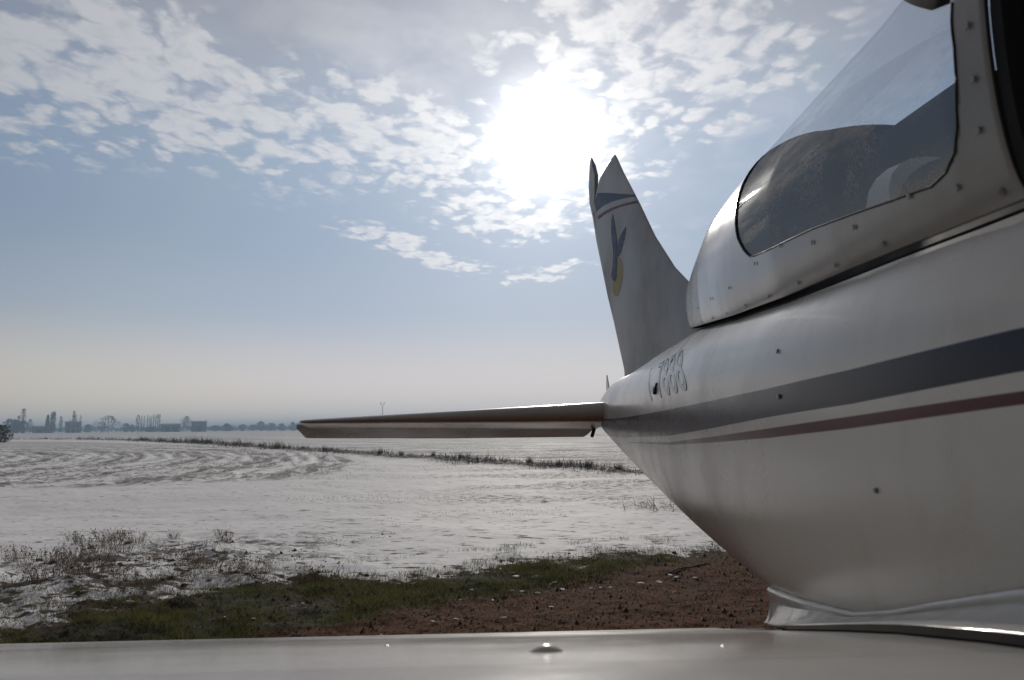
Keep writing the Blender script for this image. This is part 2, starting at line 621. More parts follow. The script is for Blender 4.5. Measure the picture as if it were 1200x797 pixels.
def paint(name, col=(0.63, 0.597, 0.55), rough=0.24, dirt=0.5, coat=0.05, stripes=False, wave=0.10):
    m, b, p = principled(name)
    tc = b.node('ShaderNodeTexCoord').outputs['Object']
    mp = b.node('ShaderNodeMapping')
    b.put(mp.inputs['Vector'], tc)
    mp.inputs['Scale'].default_value = (0.6, 0.6, 0.4)
    n1 = b.noise(tc, 2.2, 5, 0.6)
    n2 = b.noise(mp.outputs[0], 26, 5, 0.65)
    n3 = b.noise(tc, 160, 2, 0.6)
    grime = b.mul(b.step(b.add(b.mul(n1, .5), b.mul(n2, .5)), 0.45, 0.72), dirt)
    c = b.mix(grime, col, tuple(k * f for k, f in zip(col, (0.66, 0.60, 0.52))))
    spk = b.step(n3, 0.74, 0.80)
    c = b.mix(b.mul(spk, 0.35 * dirt), c, (0.16, 0.14, 0.12))
    if stripes:
        def between(lo, hi, w=0.0006):
            return b.mul(b.step(b.attr(lo), -w, w), b.step(b.attr(hi), w, -w))
        blue = between('blue_low', 'blue_high')
        redm = between('red_low', 'red_high')
        keel = b.attr('keel_dark')
        c = b.mix(b.mul(keel, b.step(n2, 0.3, 0.75, 0.35, 0.8)), c, (0.10, 0.085, 0.07))  # body colour goes darker and browner towards the keel, broken by noise
        c = b.mix(blue, c, b.mix(n2, (0.007, 0.009, 0.028), (0.017, 0.020, 0.045)))
        c = b.mix(redm, c, b.mix(n2, (0.070, 0.014, 0.016), (0.125, 0.028, 0.028)))
    b.put(p.inputs['Base Color'], c)
    b.put(p.inputs['Roughness'], b.add(b.step(n1, 0.3, 0.75, rough - 0.04, rough + 0.08), b.mul(grime, 0.10)))
    p.inputs['Coat Weight'].default_value = coat
    p.inputs['Specular IOR Level'].default_value = 0.5
    if stripes:
        b.put(p.inputs['Specular IOR Level'], b.sub(0.46, b.mul(b.mx(blue, redm), 0.27)))
    b.put(p.inputs['Coat Roughness'], b.step(n1, 0.3, 0.8, 0.08, 0.16))
    bp = b.node('ShaderNodeBump')
    bp.inputs['Strength'].default_value = wave
    bp.inputs['Distance'].default_value = 0.02
    b.put(bp.inputs['Height'], b.noise(tc, 4.2 if wave < .2 else 9.0, 2, 0.45))
    b.put(p.inputs['Normal'], bp.outputs[0])
    return m


M_BODY = paint('fuselage paint', stripes=True)
M_WHITE = paint('white paint')
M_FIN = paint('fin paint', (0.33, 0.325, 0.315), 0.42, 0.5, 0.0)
M_FILLET = paint('fillet paint', (0.66, 0.64, 0.61), 0.13, 0.5, 0.0, wave=0.35)
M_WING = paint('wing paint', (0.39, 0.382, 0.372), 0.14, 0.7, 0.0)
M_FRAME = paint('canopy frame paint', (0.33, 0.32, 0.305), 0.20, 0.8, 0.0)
M_DARK = simple_mat('dark liner', (0.022, 0.021, 0.021), 0.95)
M_DARK.node_tree.nodes['Principled BSDF'].inputs['Specular IOR Level'].default_value = 0.05
M_RUBBER = simple_mat('black rubber', (0.018, 0.018, 0.018), 0.6)
M_LINER = simple_mat('grey cabin liner', (0.035, 0.035, 0.037), 0.8, bump=0.2)
M_SEAT = simple_mat('dark blue seat cloth', (0.022, 0.026, 0.045), 0.85, scale=90, bump=0.3)
M_PIPE = simple_mat('pale grey seat trim', (0.80, 0.81, 0.83), 0.6)
M_STEEL = simple_mat('dull steel', (0.25, 0.24, 0.23), 0.4, 0.9)
M_LETTER = simple_mat('letter outline grey', (0.22, 0.24, 0.27), 0.7)
M_LETFILL = simple_mat('pale letter', (0.36, 0.42, 0.50), 0.5, coat=0.3)
M_BLUE = simple_mat('emblem blue', (0.030, 0.065, 0.17), 0.6)
M_YELLOW = simple_mat('emblem yellow', (0.40, 0.33, 0.10), 0.6)
M_BANDBLUE = simple_mat('fin band blue', (0.035, 0.065, 0.18), 0.6)
M_BANDRED = simple_mat('fin band maroon', (0.13, 0.042, 0.038), 0.6)
M_RUBBER.node_tree.nodes['Principled BSDF'].inputs['Specular IOR Level'].default_value = 0.12
M_TYRE = simple_mat('tyre', (0.02, 0.02, 0.02), 0.85)


def L(v):
    """aircraft point measured from the eye -> in the aeroplane's own space"""
    return (v[0] - ROOT.x, v[1] - ROOT.y, v[2] - ROOT.z)


def part(name, verts, faces, mats, parent=plane, smooth=True, local=True):
    me = mesh_of(name, [L(v) for v in verts] if local else verts, faces)
    return link_mesh(name, me, parent, mats if isinstance(mats, (list, tuple)) else [mats], smooth)


def tube(name, pts, r, mat, parent, sides=6, closed=False, local=True, smooth=True):
    """round bar through points; r may be one radius or one per point"""
    pts = [np.array(p, float) for p in pts]
    rr = r if hasattr(r, '__len__') else [r] * len(pts)
    v = []; f = []
    up = np.array([0, 0, 1.0])
    prev = None
    for i, p in enumerate(pts):
        a = pts[max(i - 1, 0)]; c = pts[min(i + 1, len(pts) - 1)]
        t = c - a; t /= max(1e-9, np.linalg.norm(t))
        u = np.cross(t, up)
        if np.linalg.norm(u) < .1:
            u = np.cross(t, np.array([1.0, 0, 0]))
        u /= np.linalg.norm(u)
        if prev is not None and u @ prev < 0:
            u = -u
        prev = u
        w = np.cross(u, t)
        for k in range(sides):
            an = 2 * math.pi * k / sides
            v.append(tuple(p + rr[i] * (math.cos(an) * u + math.sin(an) * w)))
    for i in range(len(pts) - 1):
        for k in range(sides):
            k2 = (k + 1) % sides
            f.append((i * sides + k, i * sides + k2, (i + 1) * sides + k2, (i + 1) * sides + k))
    f.append(tuple(range(sides - 1, -1, -1)))
    f.append(tuple(range((len(pts) - 1) * sides, len(pts) * sides)))
    return part(name, v, f, mat, parent, smooth, local)


# fuselage stations: y, half width, top, bottom, height of widest line, upper and lower roundness
ST = np.array([
    [-2.2,.20,.10,-.22,-.05,2,2],
    [-1.7,.40,.17,-.27,-.02,2,2.2],
    [-1.0,.49,.23,-.30,0,2,2.6],
    [-.3,.53,.27,-.32,.02,2,3],
    [.4,.52,.30,-.32,.04,2.2,3.3],
    [.8,.493,.315,-.312,.05,2.0,3.4],
    [1.2,.443,.318,-.30,.06,1.95,3.5],
    [1.6,.390,.315,-.277,.065,1.95,3.45],
    [2.0,.331,.306,-.25,.07,1.95,3.3],
    [2.4,.274,.293,-.217,.075,1.95,3.1],
    [2.8,.221,.272,-.177,.08,2.0,2.9],
    [3.2,.171,.252,-.128,.08,2.0,2.7],
    [3.6,.122,.235,-.072,.085,2.2,2.5],
    [3.9,.09,.205,-.018,.09,1.6,2.2],
    [4.08,.03,.155,.05,.10,2,2]])


def hermite(T, y):
    Y = T[:, 0]
    i = int(np.clip(np.searchsorted(Y, y) - 1, 0, len(Y) - 2))

    def tn(k):
        a = max(k - 1, 0); c = min(k + 1, len(Y) - 1)
        return (T[c, 1:] - T[a, 1:]) / (Y[c] - Y[a])
    h = Y[i + 1] - Y[i]
    t = float(np.clip((y - Y[i]) / h, 0, 1))
    return ((2 * t**3 - 3 * t**2 + 1) * T[i, 1:] + (t**3 - 2 * t**2 + t) * h * tn(i)
            + (-2 * t**3 + 3 * t**2) * T[i + 1, 1:] + (t**3 - t**2) * h * tn(i + 1))


def fus_x(y, z):
    """half width of the fuselage at a height"""
    w, t, bo, zc, nu, nl = hermite(ST, y)
    n, h = (nu, t - zc) if z > zc else (nl, zc - bo)
    q = min(1.0, abs(z - zc) / h)
    return w * (1 - q ** n) ** (1 / n)


CT = np.array([   # canopy: y, sill half width, sill height, widest half width, its height, top, roundness
    [-.9, .46, .12, .48, .24, .46, 2.0], [-.3, .485, .13, .51, .26, .58, 1.9], [.2, .487, .14, .514, .27, .605, 1.85],
    [.5, .482, .142, .508, .27, .595, 1.8], [.7, .466, .148, .488, .265, .575, 1.75], [.9, .442, .155, .462, .267, .575, 1.8],
    [1.2, .395, .176, .409, .275, .583, 1.9], [1.5, .335, .205, .350, .295, .555, 2.1], [1.75, .273, .232, .285, .315, .505, 2.2],
    [1.92, .228, .252, .24, .325, .465, 2.3], [2.0, .196, .260, .216, .325, .43, 2.3], [2.03, .175, .266, .18, .32, .395, 2.2]])


def sill_z(y):
    return float(np.interp(y, CT[:, 0], CT[:, 2]))


def can_pt(y, s, off=0.0):
    """s from -1 (starboard sill) through 0 (widest) to 1 (top centre); returns half width, height"""
    row = np.array([np.interp(y, CT[:, 0], CT[:, k]) for k in range(1, 7)])
    hs, zs, hm_, zm, zt, n = row
    if s >= 0:
        th = min(s, 1) * math.pi / 2
        h = (hm_ + off) * max(math.cos(th), 0) ** (2 / n)
        z = zm + (zt + off - zm) * math.sin(th) ** (2 / n)
    else:
        q = min(-s, 1)
        h = hs + off + (hm_ - hs) * math.sqrt(max(0, 1 - q * q))
        z = zm + (zs - zm) * q
    return h, z


def build_fuselage():
    ys = np.concatenate([np.arange(-2.2, 0.2, .1), np.arange(.2, 4.08, .02), [4.08]])
    CUT = 1.72
    NU, NL = 22, 34
    verts = []; fields = []
    zb_t = ([-2.2, .436, .652, .88, 1.204, 1.62, 2.8, 4.1], [.075, .060, .052, .047, .044, .041, .040, .050])
    zb_b = ([-2.2, .436, .652, .88, 1.204, 1.62, 2.8, 4.1], [.09, .034, .022, .014, .001, -.014, -.030, -.030])
    zr_t = ([-2.2, .436, .652, .88, 1.204, 1.62, 2.4, 4.1], [.08, .0225, .0115, .001, -.012, -.027, -.040, -.08])
    zr_b = ([-2.2, .436, .652, .88, 1.204, 1.62, 2.4, 4.1], [.07, .0145, .001, -.010, -.021, -.033, -.043, -.08])
    for y in ys:
        w, t, bo, zc, nu, nl = hermite(ST, y)
        thm = math.pi / 2
        if y < CUT:
            zs = sill_z(y) - .003
            if zs < t:
                q = (zs - zc) / (t - zc)
                thm = math.asin(max(0.02, min(1, q)) ** (nu / 2))
        th = np.concatenate([np.linspace(-math.pi / 2, 0, NL, endpoint=False), np.linspace(0, thm, NU + 1)])
        c, s = np.cos(th), np.sin(th)
        n = np.where(s >= 0, nu, nl)
        hx = w * np.abs(c) ** (2 / n)
        z = zc + np.where(s >= 0, t - zc, zc - bo) * np.sign(s) * np.abs(s) ** (2 / n)
        ring = [(D - a, y, q) for a, q in zip(hx, z)] + [(D + a, y, q) for a, q in zip(hx[::-1], z[::-1])]
        verts += ring
        zz = np.array([v[2] for v in ring])
        e = [np.interp(y, *q) for q in (zb_b, zb_t, zr_b, zr_t)]
        hw = np.array([abs(v[0] - D) for v in ring]) / max(w, 1e-3)
        kd = np.clip(1 - (zz - bo) / .09, 0, 1) * float(y > 0.9)  # rises towards the bottom line, aft part only
        fields.append(np.stack([zz - k for k in e] + [kd], -1))
    fields = np.concatenate(fields)
    m = (NL + NU + 1) * 2
    half = m // 2
    faces = []
    for i in range(len(ys) - 1):
        open_top = ys[i] < CUT - .001
        for j in range(m):
            if j == half - 1 and open_top:
                continue
            k = (j + 1) % m
            if j == m - 1:
                continue
            faces.append((i * m + j, i * m + k, (i + 1) * m + k, (i + 1) * m + j))
    faces.append(tuple(range(m - 1, -1, -1)))
    faces.append(tuple(range((len(ys) - 1) * m, len(ys) * m)))
    o = part('fuselage', verts, faces, M_BODY)
    me = o.data
    bm = bmesh.new(); bm.from_mesh(me)
    bmesh.ops.recalc_face_normals(bm, faces=bm.faces)
    bm.to_mesh(me); bm.free()
    me.polygons.foreach_set('use_smooth', np.ones(len(me.polygons), dtype=bool))
    for k, nm in enumerate(('blue_low', 'blue_high', 'red_low', 'red_high', 'keel_dark')):
        a = me.attributes.new(nm, 'FLOAT', 'POINT')
        a.data.foreach_set('value', fields[:, k].astype(np.float32))
    # cabin tub under the sill: dark deck, inner walls, rear bulkhead
    v = []; f = []
    yy = np.arange(-1.6, 1.72, .08)
    for y in yy:
        zs = sill_z(y) - .004
        hx = max(.05, fus_x(y, zs) - .012)
        hd = max(.05, fus_x(y, .03) - .03)
        v += [(D - hx, y, zs), (D - hd, y, .02), (D + hd, y, .02), (D + hx, y, zs)]
    for i in range(len(yy) - 1):
        for j in range(3):
            f.append((i * 4 + j, i * 4 + j + 1, i * 4 + j + 5, i * 4 + j + 4))
    part('cabin_tub', v, f, M_DARK, smooth=False)
    for side in (-1, 1):
        tube('sill_seal', [(D + side * (fus_x(y, sill_z(y)) - .012), y, sill_z(y) + .001) for y in np.arange(-.8, 1.71, .06)], .0105, M_RUBBER, o)
    return o


fus = build_fuselage()

# canopy shell, cut into frame and glass along a smooth outline ---------
GLASS = np.array([(.480, .05), (.4785, -.10), (.480, -.28), (.486, -.52), (.494, -.64), (.508, -.712), (.530, -.742), (.581, -.70), (.656, -.632),
                  (.755, -.545), (.923, -.445), (.985, -.40), (1.005, -.37), (1.022, -.31), (1.045, -.20), (1.075, 0.0), (1.12, .12), (1.19, .27),
                  (1.28, .50), (1.35, .75), (1.37, 1.06), (.72, 1.06), (.70, .72), (.66, .42), (.60, .22), (.54, .125), (.505, .07)])


def clip_tris(P2, P3, T, field):
    """split triangles at field = 0; returns (verts, tris inside, tris outside)"""
    V = [tuple(p) for p in P3]
    cache = {}

    def cut(a, c):
        key = (min(a, c), max(a, c))
        if key not in cache:
            t = field[a] / (field[a] - field[c])
            cache[key] = len(V)
            V.append(tuple(P3[a] + (P3[c] - P3[a]) * t))
        return cache[key]
    ins, out = [], []
    for tri in T:
        s = [field[k] > 0 for k in tri]
        if all(s):
            ins.append(tuple(tri)); continue
        if not any(s):
            out.append(tuple(tri)); continue
        for k in range(3):
            a, c, e = tri[k], tri[(k + 1) % 3], tri[(k + 2) % 3]
            if s[k] and not s[(k + 1) % 3] and not s[(k + 2) % 3]:
                p, q = cut(a, c), cut(a, e)
                ins.append((a, p, q)); out += [(p, c, e), (p, e, q)]; break
            if not s[k] and s[(k + 1) % 3] and s[(k + 2) % 3]:
                p, q = cut(a, c), cut(a, e)
                out.append((a, p, q)); ins += [(p, c, e), (p, e, q)]; break
    return V, ins, out


def submesh(V, T):
    ids = sorted({k for t in T for k in t})
    mp = {k: i for i, k in enumerate(ids)}
    return [V[k] for k in ids], [tuple(mp[k] for k in t) for t in T]


def build_canopy():
    y0 = .447                                        # front edge of the sliding rear bubble
    ys = np.concatenate([np.arange(y0, .62, .006), np.arange(.62, 1.44, .012), np.arange(1.44, 2.0, .02), [2.0, 2.015, 2.03]])
    ss = np.concatenate([np.linspace(-1, -.3, 44), np.linspace(-.3, .4, 46)[1:], np.linspace(.4, 1, 30)[1:]])
    full = np.concatenate([ss, (2 - ss[::-1])[1:]])  # 1..3 is the port half
    P3 = []; P2 = []
    for y in ys:
        for s in full:
            q = s if s <= 1 else 2 - s
            h, z = can_pt(y, q, .007)
            P3.append((D - h if s <= 1 else D + h, y, z + (.002 if q > -.999 else .004)))
            P2.append((y, q))
    P3 = np.array(P3); P2 = np.array(P2)
    n = len(full)
    T = []
    for i in range(len(ys) - 1):
        for j in range(n - 1):
            a, c, d, e = i * n + j, i * n + j + 1, (i + 1) * n + j + 1, (i + 1) * n + j
            T += [(a, d, c), (a, e, d)]
    # closing cap at the tail of the fairing
    k0 = (len(ys) - 1) * n
    cen = len(P3)
    P3 = np.vstack([P3, [(D, 2.045, .31)]]); P2 = np.vstack([P2, [(2.05, 0.)]])
    T += [(k0 + j, cen, k0 + j + 1) for j in range(n - 1)]
    sc = P2 * np.array([1.0, .16])
    poly = GLASS * np.array([1.0, .16])
    fld = poly_gap(poly, sc)
    fld = np.where(np.abs(fld) < 1e-6, 1e-6, fld)
    V, gi, fr = clip_tris(P2, P3, T, fld)
    # dark shade over the head of the window
    top, rest = [], []
    for t in fr:
        cy = sum(V[k][1] for k in t) / 3
        cz = sum(V[k][2] for k in t) / 3
        (top if .484 < cy < .76 and cz > .285 else rest).append(t)
    fr = rest
    sv, st = submesh(V, top)
    shade = part('sun_shade', sv, st, M_DARK)
    fv, ft = submesh(V, fr)
    o = part('canopy_frame', fv, ft, [M_FRAME, M_LINER])
    sm = o.modifiers.new('thickness', 'SOLIDIFY')
    sm.thickness = .003
    sm.offset = -1
    sm.material_offset = 1
    sm.material_offset_rim = 1
    bm = bmesh.new(); bm.from_mesh(o.data)
    bmesh.ops.remove_doubles(bm, verts=bm.verts, dist=1e-5)
    bmesh.ops.recalc_face_normals(bm, faces=bm.faces)
    fc = max(bm.faces, key=lambda q: q.calc_center_median().z)
    if fc.normal.z < 0:
        bmesh.ops.reverse_faces(bm, faces=bm.faces)
    bm.to_mesh(o.data); bm.free()
    o.data.polygons.foreach_set('use_smooth', np.ones(len(o.data.polygons), dtype=bool))
    # window pane: set a touch inside the frame
    gv, gt = submesh(V, gi)
    cenv = np.array([D, 0, .25])
    gv2 = []
    for p in gv:
        d = np.array([p[0] - D, 0, p[2] - .25]); d /= max(1e-6, np.linalg.norm(d))
        gv2.append(tuple(np.array(p) - d * .0015))
    m = bpy.data.materials.new('canopy glass')
    m.use_nodes = True
    b = NB(m.node_tree)
    b.n.remove(b.n['Principled BSDF'])
    tc = b.node('ShaderNodeTexCoord').outputs['Object']
    tr = b.node('ShaderNodeBsdfTransparent'); tr.inputs['Color'].default_value = (0.86, 0.88, 0.90, 1)
    gl = b.node('ShaderNodeBsdfGlossy'); gl.inputs['Roughness'].default_value = 0.02
    lw = b.node('ShaderNodeFresnel'); lw.inputs['IOR'].default_value = 1.17
    mx = b.node('ShaderNodeMixShader')
    b.put(mx.inputs[0], b.mn(lw.outputs[0], 0.16)); b.l.new(tr.outputs[0], mx.inputs[1]); b.l.new(gl.outputs[0], mx.inputs[2])
    # frost and dried drops on the lower part of the pane
    x, y, z = b.sep(tc)
    fr_n = b.noise(tc, 420, 2, 0.6); fr_m = b.noise(tc, 11, 4, 0.6)
    low = b.mul(b.step(z, EYE + .305, EYE + .265), b.step(z, EYE + .185, EYE + .235))
    low = b.mul(low, b.mul(b.step(y, .36, .44), b.step(y, .90, .62)))
    drops = b.mul(b.mul(b.step(fr_n, 0.50, 0.58), b.step(fr_m, 0.40, 0.58)), low)
    drops = b.mx(drops, b.mul(b.step(fr_n, 0.60, 0.66), b.mul(b.step(z, EYE + .32, EYE + .24), b.step(fr_m, 0.48, 0.6))))
    filmn = b.noise(tc, 9, 5, 0.65, 0.6)
    film = b.step(filmn, 0.40, 0.80, 0.004, 0.035)
    ds = b.node('ShaderNodeBsdfTranslucent'); ds.inputs['Color'].default_value = (0.95, 0.95, 0.95, 1)
    df = b.node('ShaderNodeBsdfDiffuse'); df.inputs['Color'].default_value = (0.8, 0.8, 0.8, 1)
    mxd = b.node('ShaderNodeMixShader'); mxd.inputs[0].default_value = 0.6
    b.l.new(ds.outputs[0], mxd.inputs[1]); b.l.new(df.outputs[0], mxd.inputs[2])
    m2 = b.node('ShaderNodeMixShader')
    b.put(m2.inputs[0], b.add(film, b.mul(drops, 0.50)))
    b.l.new(mx.outputs[0], m2.inputs[1]); b.l.new(mxd.outputs[0], m2.inputs[2])
    b.l.new(m2.outputs[0], b.n['Material Output'].inputs['Surface'])
    part('canopy_glass', gv2, gt, m)
    # black edge seal round the pane
    ring = []
    for k in range(len(GLASS)):
        y, s = GLASS[k]
        if s <= 1.0:
            ring.append((y, s))
    seq = [(y, s) for y, s in GLASS[:20]]
    for side in (-1, 1):
        v = []; f = []
        dense = []
        for (ya, sa), (yb, sb) in zip(seq[:-1], seq[1:]):
            for q in np.linspace(0, 1, 6)[:-1]:
                dense.append((ya + (yb - ya) * q, sa + (sb - sa) * q))
        for y, s in dense:
            h, z = can_pt(y, min(s, 1), .0070)
            v.append((D + side * h, y, z + .002))
        tube('window_seal', v, .0011, M_RUBBER, o)
    return o


canopy = build_canopy()

# front canopy, pushed shut against the hoop: dark frame and a pane
def build_front_canopy():
    ys = np.arange(-.85, .4301, .04)
    ss = np.linspace(-1, 1, 25)
    full = np.concatenate([ss, (2 - ss[::-1])[1:]])
    n = len(full)
    V = []; P2 = []
    for y in ys:
        for s in full:
            q = s if s <= 1 else 2 - s
            h, z = can_pt(y, q, -.006)
            V.append((D - h if s <= 1 else D + h, y, z + .002)); P2.append((y, q))
    fr, gl = [], []
    for i in range(len(ys) - 1):
        for j in range(n - 1):
            a = i * n + j
            y, q = P2[a]
            fc = (a, a + 1, a + n + 1, a + n)
            (gl if (-.72 < y < .30 and -.45 < q < .62) else fr).append(fc)
    v1, f1 = submesh(V, fr)
    o = part('front_canopy_frame', v1, f1, M_DARK)
    sm = o.modifiers.new('thickness', 'SOLIDIFY'); sm.thickness = .01; sm.offset = -1
    v2, f2 = submesh(V, gl)
    part('front_canopy_glass', v2, f2, bpy.data.materials['canopy glass'])
    # hoop seal between the two halves
    for side in (-1, 1):
        pts = []
        for s in np.linspace(-1, 1, 40):
            h, z = can_pt(.44, s, -.004)
            pts.append((D + side * h, .44, z))
        tube('hoop_seal', pts, .010, M_RUBBER, o)


build_front_canopy()

# screws along the rail and the hoop
def add_screws():
    rows = []
    for y in (.62, .72, .83, .95, 1.08, 1.22, 1.37, 1.53):
        rows.append((y, -.93))
    for y in (.56, .66, .76, .86, .98):
        rows.append((y, -.66 - (.07 if y < .7 else 0) + (.16 if y > .8 else 0)))
    rows += [(.463, -.93), (.4625, -.05), (.4625, -.34), (.466, -.60), (.50, -.82), (1.16, -.58), (1.34, -.58), (1.55, -.6)]
    proto = None
    for y, s in rows:
        h, z = can_pt(y, s, .0085)
        h2, z2 = can_pt(y, s + .02, .0085)
        h3, _ = can_pt(y + .02, s, .0085)
        c = np.array([D - h, y, z + .002])
        tz = np.array([h - h2, 0, z2 - z]); tz /= np.linalg.norm(tz)
        ty = np.array([h - h3, .02, 0]); ty /= np.linalg.norm(ty)
        nn = np.cross(ty, tz)
        nn /= np.linalg.norm(nn)
        if nn[0] > 0:
            nn = -nn
        if proto is None:
            N = 10
            v = [(math.cos(2 * math.pi * k / N) * q, math.sin(2 * math.pi * k / N) * q, zz) for q, zz in ((.0027, 0), (.0023, .0008)) for k in range(N)]
            f = [(k, (k + 1) % N, N + (k + 1) % N, N + k) for k in range(N)] + [tuple(range(N, 2 * N))]
            # cross slot
            v += [(-.0016, -.0004, .0009), (.0016, -.0004, .0009), (.0016, .0004, .0009), (-.0016, .0004, .0009)]
            f.append((2 * N, 2 * N + 1, 2 * N + 2, 2 * N + 3))
            me = mesh_of('screw', v, f)
            me.materials.append(M_STEEL)
            proto = me
        ob = bpy.data.objects.new('screw', proto)
        COL.objects.link(ob)
        ob.parent = canopy
        R = Matrix(((ty[0], tz[0], nn[0]), (ty[1], tz[1], nn[1]), (ty[2], tz[2], nn[2]))).to_4x4()
        ob.matrix_local = Matrix.Translation(L(c)) @ R


add_screws()

# seats: dark shells with pale trim
def build_seat(cx):
    v = []; f = []
    N = 22
    hw_ = .165
    prof = []
    for k in range(N + 1):
        a = math.pi * k / N
        prof.append((cx - hw_ * math.copysign(abs(math.cos(a)) ** .55, math.cos(a)), .06 + .25 * math.sin(a) ** .6))
    prof = [(cx - hw_, .025)] + prof + [(cx + hw_, .025)]
    for y, sh in ((.70, .92), (.712, 1.0), (.77, 1.0), (.785, .92)):
        for x, z in prof:
            v.append((cx + (x - cx) * sh, y + z * .30, z + (z - .03) * (sh - 1) * .5))
    m = len(prof)
    for i in range(3):
        for j in range(m - 1):
            f.append((i * m + j, i * m + j + 1, (i + 1) * m + j + 1, (i + 1) * m + j))
    f.append(tuple(range(m))); f.append(tuple(range(4 * m - 1, 3 * m - 1, -1)))
    s = part('seat', v, f, M_SEAT)
    pts = [(cx + (x - cx) * 1.0, .742 + z * .30, z + .002) for x, z in prof]
    pts = pts[:12] if cx < D else pts[-12:]
    tube('seat_trim', pts, [.024 * math.sin(math.pi * (.25 + .72 * q / 11)) + .002 for q in (range(12) if cx < D else range(11, -1, -1))], M_PIPE, s)


for cx in (D - .222, D + .222):
    build_seat(cx)


def build_console():
    bm = bmesh.new()
    bmesh.ops.create_cube(bm, size=1)
    for q in bm.verts:
        c = q.co
        top = c.z > 0
        q.co = L((D + c.x * (.335 if top else .42), 1.075 + c.y * (.28 if top else .34) + (.0 if top else -.01), .255 + c.z * (.465 if c.y < 0 else .455)))
    bmesh.ops.bevel(bm, geom=list(bm.edges), offset=.022, segments=3, affect='EDGES')
    me = bpy.data.meshes.new('rear_console')
    bm.to_mesh(me); bm.free()
    link_mesh('rear_console', me, plane, [simple_mat('dark console cloth', (0.030, 0.031, 0.036), 0.8, var=.4, scale=40, bump=.3)])


build_console()

# fin and rudder ---------------------------------------------------------
FIN_LE = [(2.30, .36), (2.463, .425), (2.644, .51), (2.821, .605), (3.082, .789), (3.335, 1.008), (3.626, 1.245), (3.76, 1.365), (3.80, 1.396), (3.83, 1.402)]
FIN_TE = [(3.62, .20), (3.595, .26), (3.93, .676), (4.195, 1.033), (4.30, 1.24), (4.22, 1.345), (4.13, 1.395)]


def fin_le(z):
    a = np.array(FIN_LE); return float(np.interp(z, a[:, 1], a[:, 0]))


def fin_te(z):
    a = np.array([(3.585, .20), (3.583, .27), (3.93, .676), (4.195, 1.033), (4.30, 1.20), (4.318, 1.27), (4.24, 1.335), (4.13, 1.39), (3.95, 1.402)])
    return float(np.interp(z, a[:, 1], a[:, 0]))


def fin_half(y, z):
    """half thickness of the fin"""
    a, c = fin_le(z), fin_te(z)
    q = min(1, max(0, (y - a) / max(.05, c - a)))
    t = .040 - .016 * (z - .3)
    e = 4.2 * (q ** .5 * (1 - q) * .62 + .10 * q) if q < 1 else .42
    return max(.0015, t * min(1.0, 1.35 * (q ** .55) * (1 - .62 * q)))


